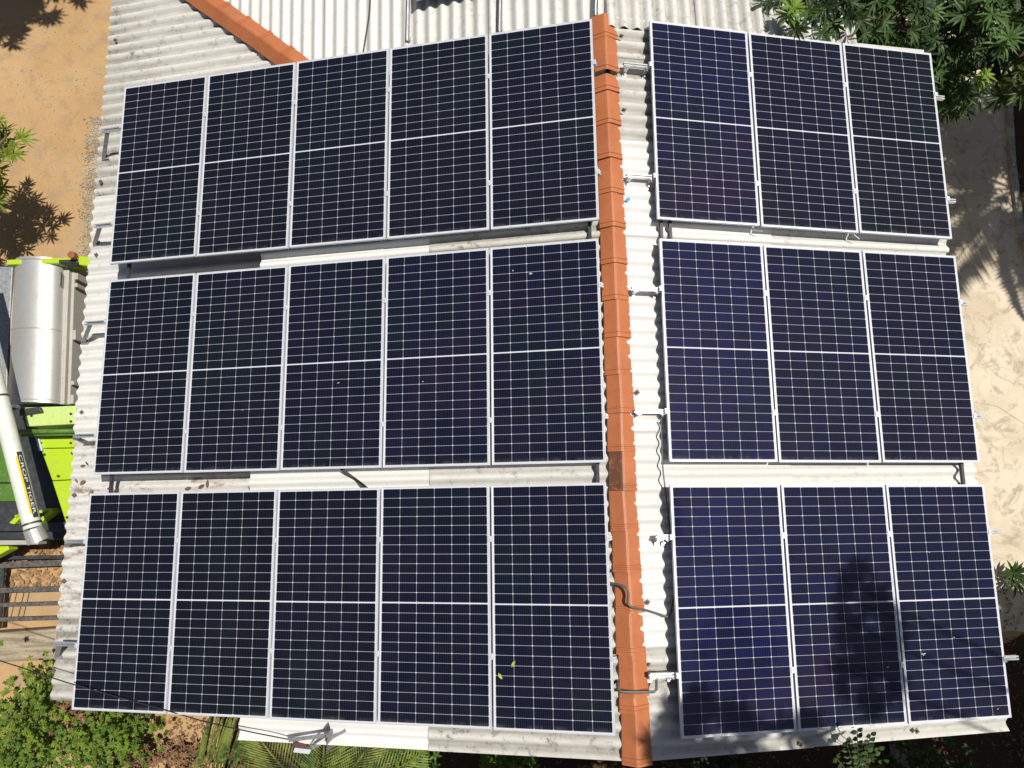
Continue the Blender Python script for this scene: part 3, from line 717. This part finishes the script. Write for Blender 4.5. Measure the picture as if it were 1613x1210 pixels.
for (q, z, ln, mat, nl, lb) in (((1402, 64), 3.3, .21, M_mid, 15, 'rosette of narrow green leaves just above the top right panel'), ((1562, 22), 3.4, .24, M_mid, 14, 'rosette of long green leaves near the upper right corner'), ((1553, 118), 2.9, .17, M_bright, 9, 'bright yellow green young shoot right of the top panel row'), ((1250, 12), 4.3, .17, M_bright, 14, 'yellow green shoot hanging over the far right roof end'), ((1590, 60), 3.3, .26, M_mid, 15, 'rosette of grey green leaves at the right edge'), ((1470, 18), 3.2, .2, M_mid, 11, 'green rosette at the top edge between the corner trees')):
    p = A(q[0], q[1], z); g = A(q[0]+6, q[1]-8, 0); r = empty('shoot', g, lb, 'plant', 'leafy shoots in the top right corner'); mb = MB()
    rosette(mb, p, nl, ln, .036, .45, .15, Vector((0.05, 0.05, 1)).normalized()); rosette(mb, p-Vector((0, 0, .1)), nl, ln*1.05, .036, .1, .25, Vector((0.0, 0.05, 1)).normalized()); child(mb, 'leaves', mat, r)
    mb = MB(); mb.tube([g, g.lerp(p, .5)+Vector((.1, .1, 0)), p], .02, 6, True, .008); child(mb, 'stem', M_bark, r)
# left edge tree
rosette_tree(None, (-9.6, 5.7, 0), [(A(-2, 228, 2.2), .30, .28), (A(-45, 215, 2.0), .45, .4), (A(-55, 290, 1.6), .5, .4)], 100, (.19, .034), M_bush, 'bright leafy branch of a tree at the left edge over the sand', trunk_r=.07)
# tree whose shadow falls on the sand, top left (stands beyond the corner)
rosette_tree(None, (-7.6, 10.6, 0), [((-7.6, 9.75, 5.0), 1.0, .6), ((-6.4, 9.9, 5.1), .75, .45), ((-8.6, 9.2, 4.6), .9, .5), ((-7.1, 9.0, 4.6), .35, .3)], 300, (.27, .055), M_mango, 'mango tree beyond the top left corner shading the sand', trunk_r=.13)
rosette_tree(None, (-8.8, 4.4, 0), [((-7.70, 4.80, 1.3), .26, .2), ((-7.45, 4.92, 1.3), .2, .15), ((-7.95, 4.55, 1.2), .28, .2)], 1, (.2, .04), M_mid, 'x') if False else None
# coconut palms outside the right edge: their fronds shade the yard
def frond(mb, base, tip, sag, ln_leaf, n=38, wd=0.04, spread=0.9, hang=0.35):
    base = Vector(base); tip = Vector(tip); mid = (base+tip)/2+Vector((0, 0, sag))
    def B(t): return base*(1-t)**2+mid*2*t*(1-t)+tip*t*t
    pts = [B(i/10) for i in range(11)]; mb.tube(pts, 0.022, 5, True, 0.006)
    for i in range(n):
        t = 0.12+0.88*i/(n-1); p = B(t); d = (B(min(1, t+.03))-B(max(0, t-.03))).normalized()
        x = d.cross(Vector((0, 0, 1)));  x = x.normalized() if x.length > 1e-3 else Vector((1, 0, 0))
        ll = ln_leaf*(math.sin(math.pi*min(1, .18+t*.80))**.6)*random.uniform(.85, 1.1)
        for sgn in (-1, 1):
            dd = (x*sgn*spread+d*0.75-Vector((0, 0, hang))).normalized()
            mb.leaf(p, dd, Vector((0, 0, 1)), ll, wd, 0.12, 2)
def palm(base, top, nfr, ln, label, lf=0.7, az=None, elevs=(-.3, .7)):
    base = Vector(base); top = Vector(top); r = empty('coconut_palm', base, label, 'palm tree', 'coconut palms outside the yard')
    mb = MB()
    for k in range(nfr):
        a = (k*2.39996+.3) if az is None else az[k]; e = random.uniform(*elevs)
        tip = top+Vector((math.cos(a)*math.cos(e), math.sin(a)*math.cos(e), math.sin(e)-.25))*ln*random.uniform(.85, 1.1)
        frond(mb, top, tip, ln*0.22, lf, 30, 0.075)
    child(mb, 'crown', M_palm, r)
    mb = MB(); mb.tube(smooth_pts([base, base.lerp(top, .5)+Vector((.15, .1, 0)), top], 6), .16, 9, True, .10); child(mb, 'trunk', M_bark, r, smooth=True)
palm((11.6, 6.4, 0), (10.9, 5.9, 6.4), 17, 2.5, 'coconut palm beyond the upper right yard, its fronds shading the concrete', .75)
rosette_tree(None, (10.9, 7.4, 0), [((9.7, 6.7, 5.0), .9, .5), ((10.6, 6.5, 5.2), .9, .5), ((9.3, 7.5, 5.0), .7, .5)], 110, (.28, .07), M_mango, 'broad tree beyond the upper right corner shading the yard', trunk_r=.12)
palm((10.8, -2.6, 0), (10.3, -2.0, 5.6), 11, 1.9, 'coconut palm beyond the lower right yard, star shaped shadow on the concrete')
rosette_tree(None, (10.5, -4.2, 0), [((9.6, -3.1, 5), 1.2, .8), ((10.6, -4.6, 5.2), 1.3, .8), ((9.4, -2.2, 4.4), .7, .5), ((11.2, -1.4, 5.0), 1.0, .6), ((8.2, -3.6, 4.4), 1.05, .6)], 520, (.30, .075), M_mango, 'big tree beyond the lower right corner shading the soil', trunk_r=.18)
rosette_tree(None, (5.6, -6.2, 0), [((6.8, -3.8, 4.3), 1.0, .5), ((5.4, -3.75, 4.3), 1.0, .5), ((4.0, -3.7, 4.3), 1.0, .5), ((6.2, -4.9, 4.3), 1.3, .6), ((4.4, -4.9, 4.3), 1.3, .6)], 620, (.30, .075), M_mango, 'dense tree below the right gable whose shade darkens the soil', trunk_r=.15)
rosette_tree(None, (1.5, -6.4, 0), [((2.8, -3.75, 4.3), .95, .5), ((1.6, -3.8, 4.3), .95, .5), ((.5, -3.9, 4.2), .8, .5), ((2.0, -4.9, 4.2), 1.3, .6)], 480, (.30, .075), M_mango, 'tree below the gable whose shade darkens the soil under the ridge end', trunk_r=.15)
rosette_tree(None, (9.4, -4.6, 0), [((4.95, -1.22, 13.2), .5, .32), ((5.8, -1.35, 13.1), .4, .25), ((6.58, -.65, 12.9), .30, .3), ((6.64, -.25, 12.9), .30, .3), ((6.56, .15, 12.9), .2, .25), ((7.9, -3.2, 12.4), 1.0, .6)], 250, (.24, .065), M_mango, 'tall tree right of the gable whose crown shades the lower right panels', trunk_r=.03)
# shaded undergrowth under the right tree
def bush(name, centre_px, z, rx_, ry_, rz_, n, leaf, mat, label, stem=True, cat='bush', group=None, nl=7):
    c = A(centre_px[0], centre_px[1], z); base = Vector((c.x, c.y, 0)); r = empty(name, base, label, cat, group); mb = MB()
    for k in range(n):
        v = Vector((random.gauss(0, .45), random.gauss(0, .45), random.gauss(0, .45)))
        p = c+Vector((v.x*rx_, v.y*ry_, v.z*rz_)); p.z = max(.05, p.z)
        rosette(mb, p, nl+random.randint(-2, 2), leaf[0], leaf[1], .35, .2)
    child(mb, 'foliage', mat, r)
    if stem:
        mb = MB()
        for k in range(7):
            a = random.uniform(0, 6.28); e = c+Vector((math.cos(a)*rx_*.6, math.sin(a)*ry_*.6, 0))
            mb.tube([base+Vector((math.cos(a)*.05, math.sin(a)*.05, 0)), base.lerp(e, .5)+Vector((0, 0, .15)), e], .018, 5, True, .007)
        child(mb, 'stem', M_bark, r)
    return r
bush('bush', (60, 1105), 1.0, .45, .55, .7, 380, (.06, .026), M_bush, 'yellow green bush at the lower left corner beside the roof edge')
bush('bush', (30, 1185), .8, .8, .5, .5, 440, (.062, .027), M_bush2, 'broad green bush in the bottom left corner')
bush('bush', (165, 1165), .9, .65, .45, .6, 520, (.058, .026), M_bush2, 'dense green bush below the lower left panel corner')
bush('bush', (205, 1195), .5, .3, .25, .3, 110, (.07, .025), M_dry, 'dry brown twiggy bush beside the green bush below the panels')
bush('bush', (120, 1120), .7, .35, .3, .35, 110, (.07, .025), M_dry, 'withered brown shrub under the lower left roof corner')
bush('plant', (650, 1196), .5, .35, .2, .3, 45, (.10, .04), M_bush2, 'green weed below the gable left of the ridge, nearer the palm fronds', cat='plant')
bush('plant', (795, 1203), .7, .40, .2, .35, 60, (.11, .045), M_bush2, 'green weed below the gable left of the ridge, nearer the ridge end', cat='plant')
bush('plant', (1470, 1205), .5, .6, .25, .3, 40, (.12, .05), M_dkleaf, 'dark undergrowth beside the concrete post below the roof', cat='plant')
bush('plant', (1160, 1208), .5, .6, .2, .2, 30, (.12, .05), M_dkleaf, 'dark undergrowth below the lower right roof edge near the ridge', cat='plant')
rr_ = empty('spiky_plant', A(1596, 905, 0), 'dark spiky plant on the yard at the lower right edge', 'plant'); mb = MB()
rosette(mb, A(1596, 903, .25), 16, .30, .045, .5, .15, Vector((0, 0, 1))); rosette(mb, A(1600, 915, .15), 12, .28, .045, .3, .2, Vector((0, 0, 1))); child(mb, 'leaves', M_dkleaf, rr_)
mb = MB(); mb.tube([rr_.location, A(1597, 905, .25)], .03, 6); child(mb, 'stem', M_bark, rr_)
# seedling standing in front of the gable edge
sp = empty('seedling', A(1345, 1262, 0), 'tall seedling with small oval leaves rising over the lower right roof edge', 'plant')
mb = MB(); ms = MB()
for (q0, q1, z0, z1, n) in (((1352, 1225), (1350, 1152), 3.5, 4.4, 9), ((1360, 1225), (1371, 1158), 3.5, 4.35, 9), ((1350, 1225), (1333, 1170), 3.4, 4.1, 7), ((1355, 1225), (1383, 1180), 3.4, 4.0, 6), ((1346, 1230), (1318, 1195), 3.3, 3.8, 5), ((1360, 1230), (1390, 1200), 3.3, 3.8, 5)):
    a = A(q0[0], q0[1], z0); b = A(q1[0], q1[1], z1); ms.tube([Vector(sp.location), a.lerp(Vector(sp.location), .3), a, b], .010, 5, True, .004)
    for k in range(n):
        p = a.lerp(b, k/(n-1)); d = (b-a).normalized(); x = d.cross(Vector((0, 0, 1))).normalized()
        for s_ in (-1, 1): mb.leaf(p, x*s_+d*.5+Vector((0, 0, random.uniform(-.3, .4))), (0, 0, 1), .07, .045, .1)
child(mb, 'leaves', M_dkleaf, sp); child(ms, 'stem', M_bark, sp)
# young palms below the gable
def young_palm(base, fr, label, lf, wd):
    base = Vector(base); r = empty('young_palm', base, label, 'palm tree', 'young palms below the gable')
    mb = MB()
    for (b_, tip, sag) in fr: frond(mb, b_, tip, sag, lf, 26, wd, .65, random.uniform(.05, .3))
    child(mb, 'fronds', M_palm, r); mb = MB(); mb.tube([base, Vector(fr[0][0])], .07, 8, True, .04); child(mb, 'trunk', M_bark, r)
b1 = A(480, 1290, .9)
bush('bush', (285, 1195), .3, .45, .25, .18, 90, (.07, .028), M_dry, 'low dry brown scrub on the sand between green bush and palm fronds')
young_palm(Vector((b1.x, b1.y, 0)), [(A(516, 1260, 1.0), A(512, 1140, 2.2), .25), (A(516, 1260, 1.0), A(660, 1190, 1.7), .35), (A(510, 1262, 1.0), A(400, 1150, 1.6), .3), (A(516, 1262, 1.0), A(600, 1150, 1.7), .3)], 'young coconut palm with feathered fronds rising below the gable', .62, .020)
def strap_palm(base, label):
    base = Vector(base); r = empty('young_palm', base, label, 'palm tree', 'young palms below the gable'); mb = MB()
    for k in range(15):
        t = k/14; a0_ = A(303+85*t, 1218+random.uniform(-5, 5), .8+random.uniform(-.1, .2)); tp = A(326+82*t+random.uniform(-9, 9), 1116+8*t, 1.9+random.uniform(-.3, .3))
        mb.leaf(a0_, tp-a0_, (random.uniform(-.6, .6), -.6, 1), (tp-a0_).length*random.uniform(.9, 1.1), random.uniform(.035, .06), random.uniform(.0, .12), 4)
    child(mb, 'fronds', M_palm, r); mb = MB(); mb.tube([A(310, 1219, .85), A(400, 1224, .85)], .02, 6); mb.tube([base, A(355, 1222, .84)], .05, 7); child(mb, 'stem', M_bark, r); return r
strap_palm(A(355, 1225, 0), 'palm frond with broad upright blades under the panel edge left of the bracket')

# ---------------------------------------------------------------- combine harvester by the left eave
def paint(name, color, rough, metal=0.0, dirt=0.5):
    t = NT(name); v = t.obj(); n1 = t.noise(2.2, 6, 0.7, v); n2 = t.noise(14, 6, 0.75, v); n3 = t.noise(3, 3, 0.6, t.scale(v, (14, 2, 14))); n4 = t.noise(70, 3, 0.7, v)
    c = t.mix(n1, tuple(x*.85 for x in color), tuple(min(1, x*1.1) for x in color))
    c = t.mix(t.math('MULTIPLY', t.ramp(n2, 0.48, 0.72), 0.55*dirt), c, (0.30, 0.25, 0.17))
    c = t.mix(t.math('MULTIPLY', t.ramp(n3, 0.62, 0.74), 0.6*dirt), c, (0.12, 0.10, 0.075))
    c = t.mix(t.math('MULTIPLY', t.ramp(n4, 0.68, 0.76), 0.8*dirt), c, (0.09, 0.07, 0.05))
    t.set(c, t.math('ADD', t.math('MULTIPLY', n2, 0.35), rough-0.15), metal, 0.4); t.bump(n1, 0.12, 0.02); return t.m
M_lime = paint('lime_paint', (0.40, 0.56, 0.02), 0.4)
M_pale = paint('pale_lime_paint', (0.50, 0.64, 0.20), 0.45, 0, .6)
M_green = paint('deep_green_paint', (0.07, 0.17, 0.02), 0.5, 0, .9)
M_tin = paint('galvanised_tin', (0.54, 0.535, 0.51), 0.42, 0.55, .4)
M_tube = paint('white_tube_paint', (0.66, 0.68, 0.60), 0.4, 0, .45)
M_plate = paint('dusty_plate', (0.42, 0.40, 0.36), 0.65, 0.1, .7)
M_yel = plain('yellow_decal', (0.75, 0.48, 0.01), 0.5, 0, 0.05)
M_whl = plain('white_letter', (0.75, 0.75, 0.72), 0.5, 0, 0.03)
hv = empty('combine_harvester', A(50, 640, 0), 'lime green combine harvester with silver hood and white unloading tube parked by the left eave', 'harvester')
def hp_(pxs, z1, z0, name, mat, bevel=0.012):
    mb = MB(); mb.pslab(pxs, z1, z0); return child(mb, name, mat, hv, bevel=bevel)
hp_(((8, 418), (121, 415), (126, 640), (104, 850), (-60, 850), (-60, 420)), 1.25, .55, 'chassis', M_dark)
hp_(((10, 409), (118, 405), (118, 414), (10, 417)), 2.05, 1.7, 'rear_frame', M_lime)
hp_(((121, 403), (140, 404), (143, 415), (137, 419), (124, 417)), 2.1, 1.8, 'rear_frame', M_lime)
hp_(((92, 409), (122, 408), (122, 414), (92, 414)), 2.10, 1.9, 'hinge_beam', M_dark)
mb = MB(); p = A(117, 404, 2.15); mb.tube([p, p+Vector((0, 0, .07))], .05, 10); child(mb, 'filler_cap', plain('rust_cap', (0.28, 0.09, 0.04), 0.7), hv)
# silver hood: half cylinder with end caps and flanges
zh = 1.85; a0_ = (A(28, 412, zh), A(103, 412, zh)); a1_ = (A(16, 637, zh), A(97, 637, zh)); mb = MB(); rings = []
NS = 20
for i in range(7):
    t = i/6; l_ = a0_[0].lerp(a1_[0], t); r_ = a0_[1].lerp(a1_[1], t); c = (l_+r_)/2; hw = (r_-l_)/2
    rings.append([mb.vert(c-hw*math.cos(math.pi*k/NS)+Vector((0, 0, .22*math.sin(math.pi*k/NS)))) for k in range(NS+1)])
for i in range(6):
    for k in range(NS): mb.f.append((rings[i][k], rings[i+1][k], rings[i+1][k+1], rings[i][k+1]))
mb.f.append(tuple(rings[0])); mb.f.append(tuple(reversed(rings[-1])))
o = child(mb, 'hood', M_tin, hv, smooth=True); e_ = o.modifiers.new('e', 'EDGE_SPLIT'); e_.split_angle = R_(40)
hp_(((24, 414), (31, 414), (21, 637), (14, 600), (16, 500)), 1.86, 1.6, 'flange', M_plate)
hp_(((100, 413), (109, 413), (101, 637), (93, 637)), 1.87, 1.6, 'flange', M_plate)
hp_(((110, 414), (118, 414), (110, 637), (102, 637)), 1.80, 1.5, 'side_rail', M_plate)
for (y0, y1) in ((430, 440), (446, 452), (520, 535), (600, 606), (622, 636)):
    hp_(((118-(y0-414)*.035, y0), (123-(y0-414)*.035, y0), (123-(y1-414)*.035, y1), (118-(y1-414)*.035, y1)), 1.84, 1.6, 'latch', M_plate, .004)
hp_(((121, 418), (150, 418), (128, 640), (114, 640)), 1.45, 1.1, 'side_panel', M_plate)
hp_(((-60, 420), (20, 420), (12, 560), (10, 640), (-60, 640)), 1.5, 1.2, 'deck', M_galv)
hp_(((36, 642), (120, 639), (119, 668), (42, 672)), 1.95, 1.5, 'cross_shelf', M_pale)
mb = MB(); mb.tube([A(30, 680, 1.85), A(122, 679, 1.85)], .035, 10); mb.tube([A(34, 686, 1.8), A(122, 684, 1.8)], .02, 8); child(mb, 'drive_shaft', M_green, hv, smooth=True)
hp_(((30, 644), (62, 641), (66, 650), (30, 655)), 2.0, 1.9, 'gear_cover', M_dark)
hp_(((54, 688), (124, 687), (123, 705), (63, 706)), 1.62, 1.3, 'side_panel', M_lime)
hp_(((64, 707), (123, 706), (118, 755), (82, 757)), 1.60, 1.3, 'side_panel', M_lime)
hp_(((82, 758), (118, 756), (110, 825), (104, 825)), 1.59, 1.3, 'side_panel', M_lime)
hp_(((56, 690), (61, 690), (66, 710), (61, 710)), 1.66, 1.5, 'rim_strip', M_frame, .004)
hp_(((-60, 690), (14, 690), (24, 760), (-60, 760)), 1.32, 1.0, 'side_panel', M_green)
hp_(((-60, 762), (24, 762), (30, 790), (-60, 790)), 1.30, 1.0, 'side_panel', M_green)
for q in (((22, 812), (80, 800), (84, 803), (26, 818)), ((14, 824), (30, 808), (36, 812), (22, 826)), ((56, 822), (80, 803), (86, 805), (62, 826))):
    hp_(q, 1.5, 1.35, 'ladder_frame', M_lime, .006)
hp_(((-60, 826), (104, 822), (104, 836), (-60, 838)), 1.4, 1.1, 'bumper', M_dark)
hp_(((-60, 839), (60, 838), (60, 858), (-60, 860)), 1.1, .9, 'tool_tray', M_plate)
hp_(((-60, 860), (12, 858), (14, 866), (-60, 905)), .9, .7, 'wheel_guard', M_lime)
mb = MB()
for t_ in (.02, .5, .98):                  # seams of the hood
    l_ = a0_[0].lerp(a1_[0], t_); r_ = a0_[1].lerp(a1_[1], t_); c = (l_+r_)/2; hw = (r_-l_)/2
    ms_ = MB(); ms_.tube([c-hw*1.004*math.cos(math.pi*k/16)+Vector((0, 0, .223*math.sin(math.pi*k/16))) for k in range(17)], .006, 5); child(ms_, 'seam', M_tin, hv)
for q in ((65, 698), (112, 698), (70, 716), (114, 714), (92, 750), (113, 750), (106, 815), (50, 655), (112, 652), (112, 664), (38, 660)):
    zz = 1.96 if q[1] < 670 else 1.625
    ms_ = MB(); p = A(q[0], q[1], zz); ms_.tube([p, p+Vector((0, 0, .015))], .016, 6); child(ms_, 'bolt', M_dark, hv)
ms_ = MB(); ms_.tube([A(96, 430, 1.9), A(97, 430, 1.98), A(96, 450, 1.98), A(95, 450, 1.9)], .010, 6); child(ms_, 'handle', M_dark, hv)
# unloading tube with decal
ta, tb = A(-60, 400, 2.75), A(52, 832, 2.6); ax = (tb-ta).normalized(); tl = (tb-ta).length
xs_ = ax.cross(Vector((0, 0, 1))).normalized(); zs_ = xs_.cross(ax).normalized(); TR = .10
mb = MB(); mb.tube([ta.lerp(tb, i/8) for i in range(9)], TR, 24); tube_o = child(mb, 'unloading_tube', M_tube, hv, smooth=True)
e_ = tube_o.modifiers.new('e', 'EDGE_SPLIT'); e_.split_angle = R_(40)
tl0 = Vector(hv.location)
def on_tube(s_, ang, r): return ta+ax*s_+(xs_*math.sin(ang)+zs_*math.cos(ang))*r
sgn = 1 if xs_.x > 0 else -1
def patch(s0, s1, g0, g1, r, name, mat):
    mb = MB(); n = 8
    for i in range(n+1):
        g = g0+(g1-g0)*i/n
        for s_ in (s0, s1): mb.v.append(tuple(on_tube(s_, sgn*g, r)-tl0))
    for i in range(n): mb.f.append((2*i, 2*i+1, 2*i+3, 2*i+2))
    mb.build(name, mat, tube_o)
patch(tl*0.755, tl*0.955, .62, .86, TR+.002, 'yellow_stripe', M_yel)
patch(tl*0.74, tl*0.97, .86, 1.5, TR+.002, 'dark_stripe', M_dark)
fc = bpy.data.curves.new('lettering', 'FONT'); fc.body = 'CROP TIGER'; fc.size = 1.0
fo = bpy.data.objects.new('lettering', fc); col.objects.link(fo)
bpy.context.view_layer.update()
me = bpy.data.meshes.new_from_object(fo.evaluated_get(bpy.context.evaluated_depsgraph_get()))
bpy.data.objects.remove(fo)
xsv = [v.co.x for v in me.vertices]; x0, x1 = min(xsv), max(xsv)
for v in me.vertices:
    s_ = tl*0.752+(v.co.x-x0)/(x1-x0)*tl*0.205; g = 0.97+(v.co.y)/0.72*0.36
    v.co = on_tube(s_, sgn*g, TR+.0045)-tl0
me.materials.append(M_whl); lo = bpy.data.objects.new('lettering', me); col.objects.link(lo); lo.parent = tube_o
mb = MB()
for f_ in (.535, .985):
    mb = MB(); mb.tube([ta+ax*(tl*f_-.012), ta+ax*(tl*f_+.012)], TR+.007, 20)
    child(mb, 'band', M_dark, hv)
mb = MB(); mb.tube([tb, tb+ax*.16+Vector((0, 0, -.04))], TR*1.06, 20, True, TR*1.18); child(mb, 'spout', M_tin, hv, smooth=False)
# wheels underneath
for (q) in ((-45, 760), (95, 470)):
    c = A(q[0], q[1], .6); mb = MB(); mb.tube([c+Vector((-.15, 0, 0)), c+Vector((.15, 0, 0))], .5, 20); child(mb, 'wheel', M_black, hv)

# ---------------------------------------------------------------- metal gate, ledge, litter left of the house
gt = empty('metal_gate', A(40, 930, .0), 'grey steel bar gate lying flat on the sand beside the lower left eave', 'gate')
mb = MB()
child_bars = (((-70, 893), (110, 886), .09), ((-70, 932), (104, 927), .075), ((-70, 955), (100, 950), .06), ((-70, 978), (98, 973), .06))
for a, b, wd in child_bars:
    mb = MB(); mb.bar(A(a[0], a[1], .32), A(b[0], b[1], .32), wd, .05); child(mb, 'bar', M_oldbar, gt, bevel=.006)
mb = MB(); mb.bar(A(-70, 880, .38), A(110, 877, .38), .05, .05); child(mb, 'bar', M_dark, gt)
mb = MB(); mb.bar(A(6, 880, .27), A(-2, 990, .27), .06, .05); child(mb, 'post', M_dark, gt)
for x_ in (14, 34):
    mb = MB(); mb.bar(A(x_+6, 925, .26), A(x_-6, 975, .26), .010, .010); child(mb, 'shadow_rod', M_dark, gt)  # thin dark rods drawn in place of faint diagonal shadows
mb = MB(); mb.pslab(((-80, 1002), (90, 990), (84, 1040), (-80, 1046)), .35, 0); M_led = NT('weathered_slab'); _v = M_led.pos(); _a = M_led.noise(4, 6, .7, M_led.scale(_v, (.35, 4, 1)), .6); _b = M_led.noise(16, 5, .75, _v)
_c = M_led.mix(M_led.ramp(_a, .35, .65), (0.20, 0.165, 0.12), (0.40, 0.33, 0.235)); _c = M_led.mix(M_led.math('MULTIPLY', M_led.ramp(_b, .55, .7), .6), _c, (.12, .10, .075)); M_led.set(_c, .9, 0, .2); M_led.bump(_a, .6, .03)
o = mb.build('stone_ledge', M_led.m, bevel=.03); tag(o, 'weathered grey brown ledge beside the lower left roof edge', 'ledge')
mb = MB()
for k in range(420):
    p = A(random.uniform(-10, 110), random.gauss(866, 8), .03+random.uniform(0, .12)); a = random.uniform(0, 6.28)
    mb.leaf(p, (math.cos(a), math.sin(a), random.uniform(-.2, .5)), (0, 0, 1), random.uniform(.06, .16), .05, .2)
for k in range(120):
    p = A(random.uniform(0, 95), random.uniform(890, 925), .03); a = random.uniform(0, 6.28)
    mb.leaf(p, (math.cos(a), math.sin(a), random.uniform(0, .4)), (0, 0, 1), random.uniform(.05, .12), .05, .2)
o = mb.build('leaf_litter', plain('litter', (0.32, 0.19, 0.09), .85, 0, .6, 5)); tag(o, 'pale brown dry leaf litter on the ground behind the harvester', 'leaf litter', kind='stuff')
mb = MB()
for k in range(700):
    q = (random.uniform(600, 1640), random.uniform(1150, 1260)) if k % 3 else (random.uniform(1560, 1640), random.uniform(930, 1200))
    p = A(q[0], q[1], .03); a = random.uniform(0, 6.28)
    mb.leaf(p, (math.cos(a), math.sin(a), random.uniform(0, .5)), (0, 0, 1), random.uniform(.03, .08), .025, .3)
for k in range(900):
    p = A(random.gauss(300, 70), random.uniform(1130, 1240), .02); a = random.uniform(0, 6.28)
    mb.leaf(p, (math.cos(a), math.sin(a), random.uniform(0, .5)), (0, 0, 1), random.uniform(.03, .08), .028, .3)
o = mb.build('leaf_litter', M_dry); tag(o, 'brown fallen leaves scattered over shaded soil below the gable', 'leaf litter', kind='stuff')
